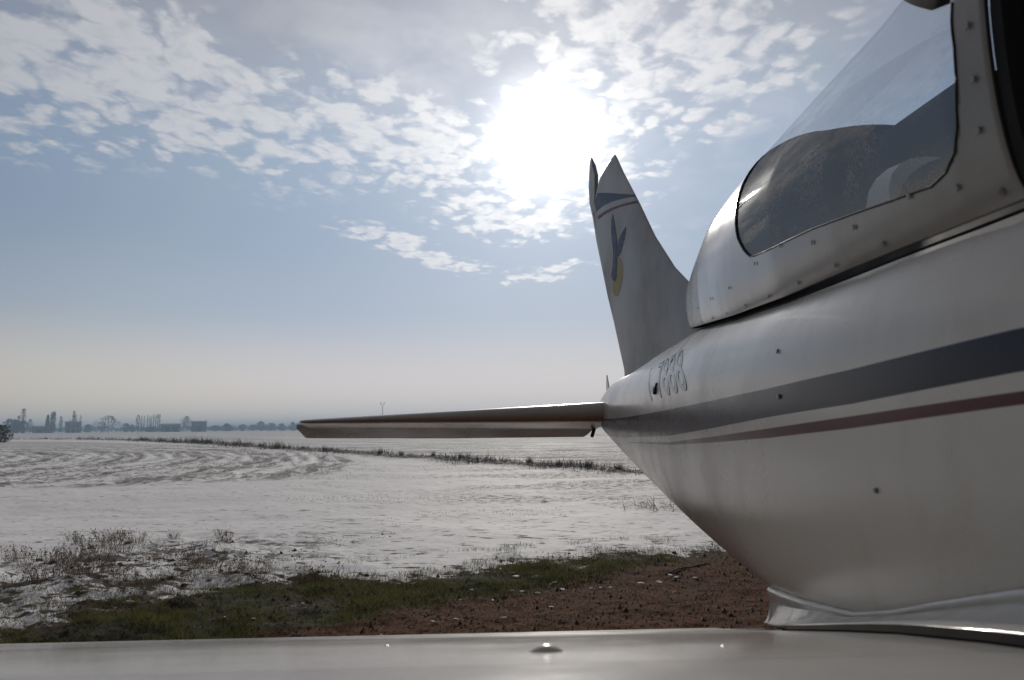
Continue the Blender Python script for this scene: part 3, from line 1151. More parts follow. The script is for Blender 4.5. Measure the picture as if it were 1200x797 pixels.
def build_fin():
    zs = np.concatenate([np.linspace(.24, 1.36, 56), np.linspace(1.365, 1.401, 8)])
    qs = np.concatenate([[0, .004, .012, .025, .045, .07, .1, .14, .19], np.linspace(.25, 1, 22)])
    v = []; f = []
    ring = len(qs) * 2
    for z in zs:
        a, c = fin_le(z), fin_te(z)
        cap = math.sqrt(max(0.0, 1 - max(0, (z - 1.36) / .0412) ** 2))
        row = []
        for q in qs:
            y = a + (c - a) * q
            row.append((D - fin_half(y, z) * cap, y, z))
        for q in qs[::-1]:
            y = a + (c - a) * q
            row.append((D + fin_half(y, z) * cap, y, z))
        v += row
    for i in range(len(zs) - 1):
        for j in range(ring):
            k = (j + 1) % ring
            f.append((i * ring + j, i * ring + k, (i + 1) * ring + k, (i + 1) * ring + j))
    f.append(tuple(range((len(zs) - 1) * ring, len(zs) * ring)))
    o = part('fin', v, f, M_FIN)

    def on_fin(name, poly, mat, off=.0010):
        """flat print laid on the starboard face: outline in (y, z)"""
        bm = bmesh.new()
        vs = [bm.verts.new((0, y, z)) for y, z in poly]
        fc = bm.faces.new(vs)
        bmesh.ops.triangulate(bm, faces=[fc])
        for _ in range(3):
            long = [e for e in bm.edges if e.calc_length() > .035]
            if not long:
                break
            bmesh.ops.subdivide_edges(bm, edges=long, cuts=1)
            bmesh.ops.triangulate(bm, faces=bm.faces)
        for q in bm.verts:
            y, z = q.co.y, q.co.z
            q.co = L((D - fin_half(y, z) - off, y, z))
        me = bpy.data.meshes.new(name)
        bm.to_mesh(me); bm.free()
        return link_mesh(name, me, o, [mat])

    def fp(px, py):
        # where the photograph's outline falls on the fin's middle plane
        c = Matrix.Rotation(OLD_PITCH, 3, 'X') @ Vector(((px - CX) / F, 1.0, (CY - py) / F))
        c = Matrix.Rotation(-YAW, 3, 'Z') @ c
        k = D / c.x
        return (c.y * k, c.z * k)

    def crop(pts):      # outline drawn on an enlargement of the fin
        return [fp(690 + a / 4.98, 180 + c / 4.98) for a, c in pts]
    on_fin('blue_band', crop([(46, 285), (66, 231), (110, 229), (160, 232), (215, 236), (272, 241), (276, 249), (220, 262), (160, 279), (100, 306), (60, 338)]), M_BANDBLUE)
    on_fin('maroon_band', crop([(68, 366), (110, 338), (160, 314), (220, 293), (285, 276), (292, 289), (225, 305), (165, 328), (110, 357), (72, 386)]), M_BANDRED)
    on_fin('yellow_disc', crop([(190, 612), (205, 608), (218, 630), (226, 680), (222, 740), (210, 795), (195, 830), (180, 835), (165, 815), (160, 780), (168, 745), (180, 735), (190, 700)]), M_YELLOW, .0008)
    on_fin('bird_wing', crop([(160, 350), (153, 385), (152, 450), (157, 510), (165, 565), (166, 612), (186, 610), (188, 560), (189, 515), (182, 470), (174, 420)]), M_BLUE, .0013)
    on_fin('bird_wing', crop([(238, 425), (214, 468), (200, 500), (191, 545), (187, 610), (198, 598), (205, 588), (208, 575), (214, 570), (216, 548), (223, 540), (223, 515), (231, 505), (230, 480), (236, 470), (234, 448)]), M_BLUE, .0016)
    on_fin('bird_body', crop([(165, 606), (191, 606), (190, 640), (186, 690), (187, 725), (176, 750), (160, 735), (152, 708), (158, 690), (164, 660)]), M_BLUE, .0019)
    # rudder: tapering blade behind the hinge line
    te = [(3.62, .215), (3.66, .30), (4.02, .70), (4.30, 1.06), (4.40, 1.225), (4.50, 1.345), (4.52, 1.45), (4.50, 1.535), (4.47, 1.59), (4.44, 1.605)]
    he = [(3.59, .215), (3.59, .30), (3.945, .69), (4.20, 1.03), (4.33, 1.225), (4.30, 1.345), (4.29, 1.45), (4.36, 1.535), (4.41, 1.59), (4.43, 1.605)]
    v = []; f = []
    for (y1, z1), (y2, z2) in zip(he, te):
        t = .011 if z1 < 1.57 else .004
        v += [(D - t, y1 + .004, z1), (D - .003, y2, z2), (D + .003, y2, z2), (D + t, y1 + .004, z1)]
    for i in range(len(he) - 1):
        for j in range(4):
            k = (j + 1) % 4
            f.append((i * 4 + j, i * 4 + k, (i + 1) * 4 + k, (i + 1) * 4 + j))
    f += [(0, 1, 2, 3), tuple(len(v) - 1 - k for k in range(4))]
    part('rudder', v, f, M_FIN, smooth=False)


build_fin()

# tailplane and elevator -------------------------------------------------
def build_tail():
    v = []; f = []
    N = 28
    xs = np.concatenate([[0.0, .02], np.linspace(.04, 1.39, 16), [1.415, 1.432, 1.442]])   # outward from the root at x = .775

    def sect(u):
        """u: metres outboard of the root"""
        q = min(1.0, u / 1.45)
        y_le = 3.56 + .06 * q
        zt = .128 - .086 * q          # crown
        zu = .040 - .016 * q          # lower edge of the nose
        y_h = 3.95
        zh = .002 + .006 * q
        tip = math.sqrt(max(.002, 1 - max(0, (u - 1.40) / .0425) ** 2))
        y_le += (1 - tip) * .10
        zm = (zt + zu) / 2
        r = (zt - zu) / 2 * (0.4 + .6 * tip)
        pts = []
        # lower side from hinge forward, round the nose, back over the top
        for k in range(6):
            t = k / 5
            pts.append((y_h + (y_le + .05 - y_h) * t, zh + (zu - .002 - zh) * t))
        for k in range(1, 12):
            a = -math.pi / 2 - math.pi * k / 12
            pts.append((y_le + .05 + .05 * math.cos(a), zm + r * math.sin(a)))
        top = zm + r
        for k in range(9):
            t = k / 8
            pts.append((y_le + .05 + (y_h - y_le - .05) * t, top + (zh + .022 - top) * t ** 1.5 + .012 * math.sin(math.pi * t) * (1 - .7 * q)))
        return pts
    for side in (-1, 1):
        v = []; f = []
        for u in xs:
            for y, z in sect(u):
                x = -.085 - u if side < 0 else .085 + u
                v.append((D + x, y, z if side < 0 else z))
        m = len(sect(0))
        for i in range(len(xs) - 1):
            for j in range(m):
                k = (j + 1) % m
                q = (i * m + j, i * m + k, (i + 1) * m + k, (i + 1) * m + j)
                f.append(q if side < 0 else q[::-1])
        f.append(tuple(range(m))); f.append(tuple(range((len(xs) - 1) * m, len(xs) * m)))
        part('tailplane', v, f, M_WHITE)
        # drooping elevator behind the hinge
        v = []; f = []
        us = [.018, .03, .75, 1.30, 1.46, 1.49, 1.50]
        for i, u in enumerate(us):
            q = u / 1.47
            yh = 3.962
            drop = -.048 + .004 * q
            y_te = 4.20 if i > 1 else (4.16 if i else 4.08)
            dz = drop * (1.0 if i > 1 else (.80 if i else .45))
            if i == len(us) - 1:
                dz *= .9
            x = -.085 - u if side < 0 else .085 + u
            zt = .016 + .006 * q
            zl = -.002 + .006 * q
            v += [(D + x, yh, zt), (D + x, y_te, dz + .003), (D + x, y_te, dz - .003), (D + x, yh, zl)]
        for i in range(len(us) - 1):
            for j in range(4):
                k = (j + 1) % 4
                q = (i * 4 + j, i * 4 + k, (i + 1) * 4 + k, (i + 1) * 4 + j)
                f.append(q)
        f += [(0, 1, 2, 3), tuple(len(v) - 1 - k for k in range(4))]
        el = part('elevator', v, f, M_WHITE, smooth=False)
        sx = D + side * .095
        tube('hinge_bracket', [(sx, 3.93, .02), (sx, 3.97, -.005), (sx, 4.02, -.035)], .010, M_RUBBER, el)
        # dark gap seal where the tailplane meets the fuselage
        pts = [(D + side * .088, y, z) for y, z in sect(0)[5:20]]
        tube('root_seal', pts, .005, M_RUBBER, plane)
    # little upright blade behind the fin, and the end of the tail cone
    v = [(D - .004, 4.00, .17), (D + .004, 4.00, .17), (D + .004, 4.09, .13), (D - .004, 4.09, .13), (D - .002, 4.075, .285), (D + .002, 4.075, .285), (D + .002, 4.085, .285), (D - .002, 4.085, .285)]
    f = [(0, 1, 2, 3), (4, 5, 6, 7), (0, 1, 5, 4), (1, 2, 6, 5), (2, 3, 7, 6), (3, 0, 4, 7)]
    part('trim_blade', v, f, M_WHITE, smooth=False)


build_tail()

# wing -------------------------------------------------------------------
W_TOP = [(-.36, -.175), (-.355, -.150), (-.33, -.126), (-.28, -.103), (-.2, -.084), (-.1, -.072), (0, -.068), (.1, -.072), (.2, -.080), (.3, -.0945), (.36, -.1043)]
F_TOP = [(.3606, -.1044), (.4, -.1115), (.5, -.132), (.6, -.1555), (.7, -.180), (.8, -.205), (.9, -.230), (1.0, -.254), (1.08, -.2725), (1.13, -.283), (1.150, -.288)]


def wing_z(y):
    a = np.array(W_TOP[1:] + F_TOP)
    return float(np.interp(y, a[:, 0], a[:, 1]))


def build_wing():
    for side in (-1, 1):
        x0, x1 = .30, 4.1
        xs = np.concatenate([np.arange(x0, 2.0, .1), np.linspace(2.0, x1, 8)])

        def loft(name, sec, mat, a, c):
            v = []; f = []
            X = [q for q in xs if a < q < c]
            X = [a] + X + [c]
            m = len(sec)
            for u in X:
                for y, z in sec:
                    v.append((D + side * u, y, z))
            for i in range(len(X) - 1):
                for j in range(m):
                    k = (j + 1) % m
                    q = (i * m + j, i * m + k, (i + 1) * m + k, (i + 1) * m + j)
                    f.append(q if side > 0 else q[::-1])
            f.append(tuple(range(m))); f.append(tuple(range((len(X) - 1) * m, len(X) * m)))
            return part(name, v, f, mat)
        low_w = [(.36, -.265), (.1, -.275), (-.15, -.262), (-.28, -.235), (-.34, -.205)]
        w = loft('wing', W_TOP + low_w, M_WING, x0, x1)
        low_f = [(1.150, -.2915), (.9, -.276), (.6, -.268), (.3606, -.2655)]
        loft('flap', F_TOP + low_f, M_WING, .47, 1.1945)
        loft('flap', F_TOP + low_f, M_WING, 1.1960, 2.5)
        loft('aileron', F_TOP + low_f, M_WING, 2.505, x1)
        loft('wing_root', [(.3606, -.1050)] + [(y, z - .0015) for y, z in F_TOP[1:]] + low_f, M_WING, .30, .468)
    # small domed cover on the wing skin, and a flush screw
    for (cx, cy, r, h) in ((.055, .425, .0075, .004), (.155, .435, .0014, .0005), (-.035, .52, .0013, .0005), (.34, .60, .0014, .0005)):
        v = [(cx, cy, wing_z(cy) + h)]; f = []
        n = 12
        for q in (.5, .85, 1.0):
            for k in range(n):
                an = 2 * math.pi * k / n
                yy = cy + q * r * math.sin(an)
                v.append((cx + q * r * math.cos(an) * 1.3, yy, wing_z(yy) + h * (1 - q * q)))
        for k in range(n):
            f.append((0, 1 + k, 1 + (k + 1) % n))
            for rr in range(2):
                f.append((1 + rr * n + k, 1 + (rr + 1) * n + k, 1 + (rr + 1) * n + (k + 1) % n, 1 + rr * n + (k + 1) % n))
        part('domed_cover' if r > .005 else 'rivet', v, f, M_WHITE if r > .005 else M_STEEL)


build_wing()


def build_fillet():
    """curved fairing between the fuselage flank and the wing"""
    ys = np.concatenate([np.linspace(.15, 1.15, 56), np.linspace(1.16, 1.235, 12)])
    top_c = ([.15, .45, .556, .632, .728, .924, 1.05, 1.15, 1.22, 1.24], [-.04, -.094, -.125, -.148, -.172, -.200, -.216, -.230, -.245, -.250])
    for side in (-1, 1):
        v = []; f = []
        K = 14
        for y in ys:
            zt = float(np.interp(y, *top_c))
            zb = wing_z(min(y, 1.15)) + .004 - max(0, y - 1.15) * .22
            flare = .055 - .012 * max(0, min(1, (y - .75) / .45))
            hx = fus_x(y, zt) - .002
            hb = max(fus_x(y, max(zb, -.29)), hx - .03) + flare
            if y > 1.15:
                hb -= (y - 1.15) * .10
            for k in range(K + 1):
                t = k / K
                a = t * math.pi / 2
                h = hx + (hb - hx) * (1 - math.cos(a)) ** .95
                z = zt + (zb - zt) * math.sin(a) ** 1.0
                # soft ridge below the upper edge
                rd = .006 * math.exp(-((t - .10) / .07) ** 2)
                v.append((D + side * (h + rd), y, z))
        for i in range(len(ys) - 1):
            for k in range(K):
                q = (i * (K + 1) + k, i * (K + 1) + k + 1, (i + 1) * (K + 1) + k + 1, (i + 1) * (K + 1) + k)
                f.append(q if side < 0 else q[::-1])
        o = part('wing_fillet', v, f, M_FILLET)
        if 'sharp_edge' in o.data.attributes:
            o.data.attributes.remove(o.data.attributes['sharp_edge'])
        sm = o.modifiers.new('thickness', 'SOLIDIFY'); sm.thickness = .002; sm.offset = -1
        # thin dark strip along the fairing's lower edge, tapering aft
        pts = []
        for i in range(0, len(ys), 2):
            if ys[i] > .99:
                break
            p = v[i * (K + 1) + K]
            pts.append((p[0] + side * .003, p[1], wing_z(p[1]) + .0015))
        tube('fillet_strip', pts, [.0045 * min(1, (1.0 - p[1]) / .45) + .0008 for p in pts], M_DARK, o)


build_fillet()

# registration on the flank ---------------------------------------------
def flank_text(word, y_start, z0, size, wide):
    cu = bpy.data.curves.new('registration', 'FONT')
    cu.body = word
    cu.size = size
    cu.space_character = 1.08
    cu.resolution_u = 4
    tmp = bpy.data.objects.new('registration', cu)
    COL.objects.link(tmp)
    dg = bpy.context.evaluated_depsgraph_get()

    def wrap(name, off, mat):
        dg.update()
        me = bpy.data.meshes.new_from_object(tmp.evaluated_get(dg))
        bm = bmesh.new(); bm.from_mesh(me)
        bmesh.ops.triangulate(bm, faces=bm.faces)
        for _ in range(3):
            e = [q for q in bm.edges if q.calc_length() > .03]
            if not e: break
            bmesh.ops.subdivide_edges(bm, edges=e, cuts=1)
            bmesh.ops.triangulate(bm, faces=bm.faces)
        for q in bm.verts:
            y = y_start - q.co.x * wide + 2.2 * q.co.y
            z = z0 + q.co.y * .88
            q.co = L((D - fus_x(y, z) - off - q.co.z, y, z))
        bm.to_mesh(me); bm.free()
        me.materials.clear()
        me.name = name
        return link_mesh(name, me, fus, [mat], smooth=False)
    cu.fill_mode = 'NONE'
    cu.bevel_depth = .0009
    cu.bevel_resolution = 0
    wrap('registration_outline', .0002, M_LETTER)
    cu.bevel_depth = 0
    cu.fill_mode = 'FRONT'
    wrap('registration_letters', .0006, M_LETFILL)
    bpy.data.objects.remove(tmp)


flank_text('I- 7888', 1.94, .072, .165, 1.12)

# static port, drain screws and aerial socket on the flank
def flank_dot(name, y, z, r, mat, tall=1.0, h=.002):
    n = 10
    v = []
    for q, hh in ((1, 0.0), (.8, h)):
        for k in range(n):
            a = 2 * math.pi * k / n
            yy = y + r * q * math.cos(a); zz = z + r * tall * q * math.sin(a)
            v.append((D - fus_x(yy, zz) - hh - .0005, yy, zz))
    f = [(k, (k + 1) % n, n + (k + 1) % n, n + k) for k in range(n)] + [tuple(range(n, 2 * n))]
    part(name, v, f, mat, fus, smooth=False)


flank_dot('static_port', 1.845, .092, .014, M_RUBBER, .7, .006)
flank_dot('static_port_stem', 1.845, .103, .007, M_RUBBER, 1.4, .004)
flank_dot('drain_screw', .84, .036, .0030, M_STEEL)
flank_dot('drain_screw', .852, .088, .0028, M_STEEL)
flank_dot('drain_screw', .62, -.05, .0024, M_STEEL)


# main wheels, under the wings
def build_gear():
    for side in (-1, 1):
        x = D + side * .86
        leg = tube('gear_leg', [(D + side * .35, .35, -.28), (D + side * .62, .36, -.62), (x - side * .07, .37, -EYE + .22)], [.028, .024, .020], M_WHITE, plane, 8)
        v = []; f = []
        n, r = 24, .20
        prof = [(-.05, .10), (-.062, .155), (-.045, .19), (0, .20), (.045, .19), (.062, .155), (.05, .10)]
        for k in range(n):
            a = 2 * math.pi * k / n
            for dx, rr in prof:
                v.append((x + dx, .37 + rr * math.cos(a), -EYE + .20 + rr * math.sin(a)))
        m = len(prof)
        for k in range(n):
            for j in range(m - 1):
                k2 = (k + 1) % n
                f.append((k * m + j, k * m + j + 1, k2 * m + j + 1, k2 * m + j))
        f.append(tuple(k * m for k in range(n))); f.append(tuple(k * m + m - 1 for k in reversed(range(n))))
        part('wheel', v, f, M_TYRE)


build_gear()

# ------------------------------------------------------------------ plants near the camera


def on_ground(P):
    return ground_height(np.atleast_2d(np.asarray(P, float)))


def leafy_mat(name, lo, hi, rough=0.7, transl=0.25):
    m, b, p = principled(name)
    oi = b.node('ShaderNodeNewGeometry')
    n = b.noise(oi.outputs['Position'], 3.0, 4, 0.6)
    n2 = b.m('FRACT', b.mul(oi.outputs['Random Per Island'], 7.13))
    b.put(p.inputs['Base Color'], b.mix(b.m('MULTIPLY_ADD', n2, 0.6, b.mul(n, 0.5)), lo, hi))
    p.inputs['Roughness'].default_value = rough
    p.inputs['Specular IOR Level'].default_value = 0.2
    if transl:
        t = b.node('ShaderNodeBsdfTranslucent')
        b.put(t.inputs['Color'], p.inputs['Base Color'].links[0].from_socket)
        ad = b.node('ShaderNodeMixShader')
        ad.inputs[0].default_value = transl
        b.l.new(p.outputs[0], ad.inputs[1])
        b.l.new(t.outputs[0], ad.inputs[2])
        b.l.new(ad.outputs[0], b.n['Material Output'].inputs['Surface'])
    return m


M_GRASS = leafy_mat('short green grass', (0.028, 0.030, 0.010), (0.145, 0.145, 0.042), transl=0.5)
M_DRY = leafy_mat('dry weeds', (0.050, 0.036, 0.026), (0.21, 0.155, 0.105))
M_BANK = leafy_mat('dead bank grass', (0.035, 0.030, 0.026), (0.12, 0.10, 0.08))
M_TWIG = leafy_mat('bare twigs', (0.045, 0.038, 0.032), (0.11, 0.095, 0.08))
M_CLOD = simple_mat('dark earth clod', (0.050, 0.030, 0.018), 0.95, var=.5, scale=60, bump=.5)
M_SNOWLUMP = simple_mat('old snow lump', (0.72, 0.72, 0.74), 0.7, var=.1, scale=60, bump=.5)
M_STICK = simple_mat('dead wood', (0.045, 0.036, 0.030), 0.9, var=.4, scale=80, bump=.4)


ORD = 'first second third fourth fifth sixth seventh eighth ninth tenth eleventh twelfth thirteenth fourteenth fifteenth sixteenth seventeenth eighteenth nineteenth twentieth'.split()
ORD += ['twenty-' + q for q in ORD[:9]]


def blades(base, h, w, lean, rng, nseg=1):
    """thin triangles standing at base (n,3)"""
    n = len(base)
    an = rng.uniform(0, 2 * np.pi, n)
    side = np.stack([np.cos(an), np.sin(an), np.zeros(n)], -1) * (w / 2)[:, None]
    la = rng.uniform(0, 2 * np.pi, n)
    tipo = np.stack([np.cos(la) * lean * h, np.sin(la) * lean * h, h], -1)
    V = np.stack([base - side, base + side, base + tipo], 1).reshape(-1, 3)
    T = np.arange(3 * n).reshape(-1, 3)
    return V, T


def sample_area(n, rng, r0, r1, a0, a1):
    r = np.sqrt(rng.uniform(r0 ** 2, r1 ** 2, n))
    a = rng.uniform(math.radians(a0), math.radians(a1), n)
    return np.stack([r * np.sin(a), r * np.cos(a)], -1)


def near_grass():
    rng = np.random.default_rng(5)
    P = sample_area(420000, rng, 3.7, 9.5, -42, 26)
    f = ground_fields(P)
    keep = (1 - f['snow']) * (1 - f['dirt']) * sstep(fbm(P[:, 0] * 2.2, P[:, 1] * 2.2, 111, 4), .34, .58)
    keep = np.maximum(keep, .05 * (1 - f['snow']))
    edge = (f['s'] > -.1) & (f['s'] < .9)
    keep = np.where(edge, np.maximum(keep, .30 * sstep(fbm(P[:, 0] * 3, P[:, 1] * 3, 121, 3), .52, .68)), keep)
    k = rng.uniform(0, 1, len(P)) < keep * .85
    P = P[k]; f = {q: w[k] for q, w in f.items()}
    z = ground_height(P, f) - .004
    h = rng.uniform(.018, .050, len(P)) * (.6 + .9 * fbm(P[:, 0] * 1.5, P[:, 1] * 1.5, 131, 3))
    V, T = blades(np.column_stack([P, z]), h, rng.uniform(.002, .005, len(P)), rng.uniform(.2, 1.1, len(P)), rng)
    o = link_mesh('short_grass', tri_mesh('short_grass', V, T), None, [M_GRASS], smooth=False)
    tag(o, 'short green grass in a band between the snow and the bare earth', 'grass', kind='stuff')


near_grass()


def stubble():
    rng = np.random.default_rng(6)
    P = sample_area(80000, rng, 4.6, 12.5, -40, -8)
    f = ground_fields(P)
    keep = f['weed'] * sstep(fbm(P[:, 0] * .9, P[:, 1] * .9, 141, 4), .47, .66) * (f['s'] > 0)
    k = rng.uniform(0, 1, len(P)) < keep * .75
    P = P[k]
    z = on_ground(P) - .005
    h = rng.uniform(.03, .13, len(P)) * (.6 + .8 * rng.uniform(0, 1, len(P)) ** 3)
    V, T = blades(np.column_stack([P, z]), h, rng.uniform(.002, .005, len(P)), rng.uniform(.1, .7, len(P)), rng)
    o = link_mesh('dry_stubble', tri_mesh('dry_stubble', V, T), None, [M_DRY], smooth=False)
    tag(o, 'thin dry stems poking through the snow at the left', 'stubble', kind='stuff')
    # sparse stems out on the field to the right
    P = sample_area(90000, rng, 9.5, 26, -16, 14)
    f = ground_fields(P)
    nz = fbm(P[:, 0] * .35, P[:, 1] * .9, 151, 4)
    k = (nz > .55) & (f['dg'] < -.3) & (f['plough'] < .2) & (rng.uniform(0, 1, len(P)) < .22)
    P = P[k]
    V, T = blades(np.column_stack([P, on_ground(P) - .005]), rng.uniform(.008, .035, len(P)), rng.uniform(.004, .010, len(P)), rng.uniform(.2, 1.2, len(P)), rng)
    o = link_mesh('field_stubble', tri_mesh('field_stubble', V, T), None, [M_BANK], smooth=False)
    tag(o, 'patchy stubble showing through the snow below the tailplane', 'stubble', kind='stuff')


stubble()


def weed_mesh(rng, n, spread, hmin, hmax):
    V = []; T = []
    for k in range(n):
        a = rng.uniform(0, 2 * np.pi); r = spread * math.sqrt(rng.uniform(0, 1))
        p = np.array([r * math.cos(a), r * math.sin(a), -.01])
        h = rng.uniform(hmin, hmax)
        d = np.array([math.cos(a) * .35 + rng.normal(0, .2), math.sin(a) * .35 + rng.normal(0, .2), 1.0])
        w = rng.uniform(.0011, .0026)
        b0 = len(V)
        an = rng.uniform(0, 6.28)
        s = np.array([math.cos(an), math.sin(an), 0]) * w
        mid = p + d * h * .55
        tip = p + d * h + np.array([rng.normal(0, .02), rng.normal(0, .02), -.01])
        V += [p - s, p + s, mid - s * .7, mid + s * .7, tip]
        T += [(b0, b0 + 1, b0 + 2), (b0 + 1, b0 + 3, b0 + 2), (b0 + 2, b0 + 3, b0 + 4)]
        # seed head or side twigs
        for q in range(rng.integers(1, 4)):
            c = mid + (tip - mid) * rng.uniform(.2, 1)
            e = rng.normal(0, 1, 3) * .010 + np.array([0, 0, .012])
            b1 = len(V)
            V += [c, c + e, c + e * .6 + rng.normal(0, .006, 3)]
            T.append((b1, b1 + 1, b1 + 2))
    return np.array(V), np.array(T)


def weeds():
    rng = np.random.default_rng(8)
    protos = []
    for k in range(6):
        V, T = weed_mesh(rng, int(rng.integers(45, 80)), rng.uniform(.07, .14), .05, rng.uniform(.12, .20))
        me = tri_mesh('dry_weed', V, T); me.materials.append(M_DRY)
        protos.append(me)
    spots = [(150, 633), (125, 636), (165, 640), (135, 642), (98, 640), (75, 636), (45, 668), (25, 672), (60, 670), (75, 662), (90, 668), (108, 684), (122, 682), (138, 678),
             (15, 700), (30, 695), (5, 702), (45, 690), (150, 684), (230, 664), (222, 668), (240, 670), (262, 642), (250, 634), (282, 690), (270, 683), (296, 682), (370, 680),
             (362, 684), (190, 664), (180, 660), (118, 655), (160, 655), (128, 660), (210, 636), (85, 690), (66, 690), (20, 660), (140, 700), (175, 690)]
    for i, (px, py) in enumerate(spots):
        x, y = ground_at(px, py)
        x += rng.normal(0, .05); y += rng.normal(0, .08)
        ob = bpy.data.objects.new('dry_weed', protos[i % 6])
        COL.objects.link(ob)
        s = rng.uniform(.6, 1.1)
        ob.location = (x, y, float(on_ground((x, y))[0]) - .004)
        ob.rotation_euler = (0, 0, rng.uniform(0, 6.28))
        ob.scale = (s, s, s * rng.uniform(.8, 1.2))
        tag(ob, 'low tuft of dry brown weeds standing in thin snow left of the grass band', 'weed', 'dry weed tufts in the thin snow')


weeds()


def lump_mesh(name, rng, flat=.6, rough=.3, sub=2):
    bm = bmesh.new()
    bmesh.ops.create_icosphere(bm, subdivisions=sub, radius=1)
    ph = rng.uniform(0, 6, 9)
    for v in bm.verts:
        c = v.co
        k = 1 + rough * (math.sin(2.3 * c.x + ph[0]) * math.cos(2.1 * c.y + ph[1]) + .6 * math.sin(4.6 * c.z + ph[2] + 3 * c.x) + .5 * math.sin(6.1 * c.y + ph[3] - 4 * c.x)) + rng.normal(0, rough * .25)
        v.co = Vector((c.x * k, c.y * k * .85, max(-.25, c.z * k) * flat))
    me = bpy.data.meshes.new(name)
    bm.to_mesh(me); bm.free()
    return me


def lumps():
    rng = np.random.default_rng(9)
    cl = [lump_mesh('earth_clod', rng, .6, .28) for _ in range(4)]
    sn = [lump_mesh('snow_lump', rng, .35, .22) for _ in range(4)]
    for me in cl: me.materials.append(M_CLOD)
    for me in sn: me.materials.append(M_SNOWLUMP)
    dark = [(107, 647, 9), (150, 641, 8), (218, 660, 9), (200, 665, 10), (214, 678, 7), (232, 672, 6), (140, 668, 7), (160, 664, 5), (46, 660, 9), (62, 665, 9), (200, 688, 11),
            (216, 693, 9), (192, 690, 8), (255, 695, 8), (275, 681, 11), (290, 683, 9), (310, 680, 7), (352, 683, 7), (372, 676, 8), (338, 682, 6), (245, 687, 7), (587, 662, 5),
            (600, 661, 5), (521, 668, 4), (430, 678, 6), (685, 662, 6), (790, 650, 8), (465, 702, 8), (554, 723, 5), (748, 737, 8), (645, 731, 4), (640, 720, 4), (90, 706, 6)]
    for i, (px, py, wpx) in enumerate(dark):
        x, y = ground_at(px, py)
        ob = bpy.data.objects.new('earth_clod', cl[i % 4]); COL.objects.link(ob)
        s = wpx / 2 * y / F * rng.uniform(.75, 1.0)
        ob.scale = (s, s, s * rng.uniform(.7, 1.1)); ob.rotation_euler = (0, 0, rng.uniform(0, 6.28))
        ob.location = (x, y, float(on_ground((x, y))[0]) + s * .1)
        tag(ob, 'small dark clod of earth lying at the ragged snow edge', 'clod', 'dark earth clods')
    white = [(577, 701, 6), (612, 691, 6), (659, 688, 8), (630, 692, 8), (600, 691, 5), (752, 681, 8), (772, 680, 9), (693, 687, 5), (704, 686, 5), (715, 685, 5), (785, 673, 9),
             (793, 675, 7), (650, 680, 6), (645, 681, 6), (297, 732, 6), (262, 730, 7), (447, 745, 5), (535, 725, 7), (646, 707, 6), (553, 690, 6), (605, 675, 12), (600, 672, 7), (815, 677, 7)]
    for i, (px, py, wpx) in enumerate(white):
        x, y = ground_at(px, py)
        ob = bpy.data.objects.new('snow_lump', sn[i % 4]); COL.objects.link(ob)
        s = wpx / 2 * y / F * rng.uniform(.7, 1.0)
        ob.scale = (s * 1.2, s, s * rng.uniform(.6, 1.0)); ob.rotation_euler = (0, 0, rng.uniform(0, 6.28))
        ob.location = (x, y, float(on_ground((x, y))[0]) + s * .05)
        tag(ob, 'small lump of old white snow left on the brown earth and grass', 'snow lump', 'snow lumps left on the earth')
    # crumbs of soil too many to count
    P = sample_area(42000, rng, 4.0, 9.0, -30, 30)
    f = ground_fields(P)
    k = (rng.uniform(0, 1, len(P)) < np.maximum((1 - f['snow']) * .6, f['weed'] * .35 * (fbm(P[:, 0] * 1.6, P[:, 1] * 1.6, 171, 3) > .5)))
    P = P[k]; n = len(P)
    z = on_ground(P)
    s = rng.uniform(.003, .010, n) * (1 + 1.6 * (rng.uniform(0, 1, n) > .95))
    dirs = np.array([(1, 0, 0), (-.5, .87, 0), (-.5, -.87, 0), (0, 0, 1.0)])
    V = (np.column_stack([P, z - s * .1])[:, None, :] + dirs[None] * (s[:, None, None] * rng.uniform(.6, 1.3, (n, 4, 1)))).reshape(-1, 3)
    T = (np.arange(n)[:, None, None] * 4 + np.array([(0, 1, 3), (1, 2, 3), (2, 0, 3)])[None]).reshape(-1, 3)
    o = link_mesh('soil_crumbs', tri_mesh('soil_crumbs', V, T), None, [M_CLOD], smooth=False)
    tag(o, 'loose crumbs of earth scattered over the bare brown ground', 'soil crumbs', kind='stuff')
    # dead branch at the edge of the earth
    a = ground_at(780, 673); c = ground_at(832, 660)
    pts = []
    for t in np.linspace(0, 1, 12):
        x = a[0] + (c[0] - a[0]) * t; y = a[1] + (c[1] - a[1]) * t + .006 * math.sin(5 * t)
        pts.append((x, y, float(on_ground((x, y))[0]) + .008 + .003 * math.sin(7 * t)))
    br = tube('dead_branch', pts, list(np.linspace(.009, .003, 12)), M_STICK, None, 7, local=False)
    tag(br, 'dark dead branch lying on the earth beside the aeroplane belly', 'branch')
    p = np.array(pts[6])
    tube('twig', [p, p + np.array([.10, .02, .015]), p + np.array([.20, .05, .02])], [.004, .003, .0015], M_STICK, br, 5, local=False)
    # heap of cut twigs on the snow by the fuselage
    tw = ground_at(765, 597)
    V = []; T = []
    for k in range(90):
        p = np.array([tw[0] + rng.normal(0, .28), tw[1] + rng.normal(0, .25), 0])
        p[2] = float(on_ground(p[:2])[0])
        d = rng.normal(0, 1, 3) * np.array([.22, .22, .10]) + np.array([0, 0, .07])
        s = np.cross(d, [0, 0, 1.0]); s = s / np.linalg.norm(s) * .006
        b0 = len(V)
        V += [p - s, p + s, p + d]
        T.append((b0, b0 + 1, b0 + 2))
    o = link_mesh('twig_heap', tri_mesh('twig_heap', V, T), None, [M_TWIG], smooth=False)
    tag(o, 'low heap of dark twigs on the snow close to the fuselage', 'twigs', kind='stuff')


lumps()

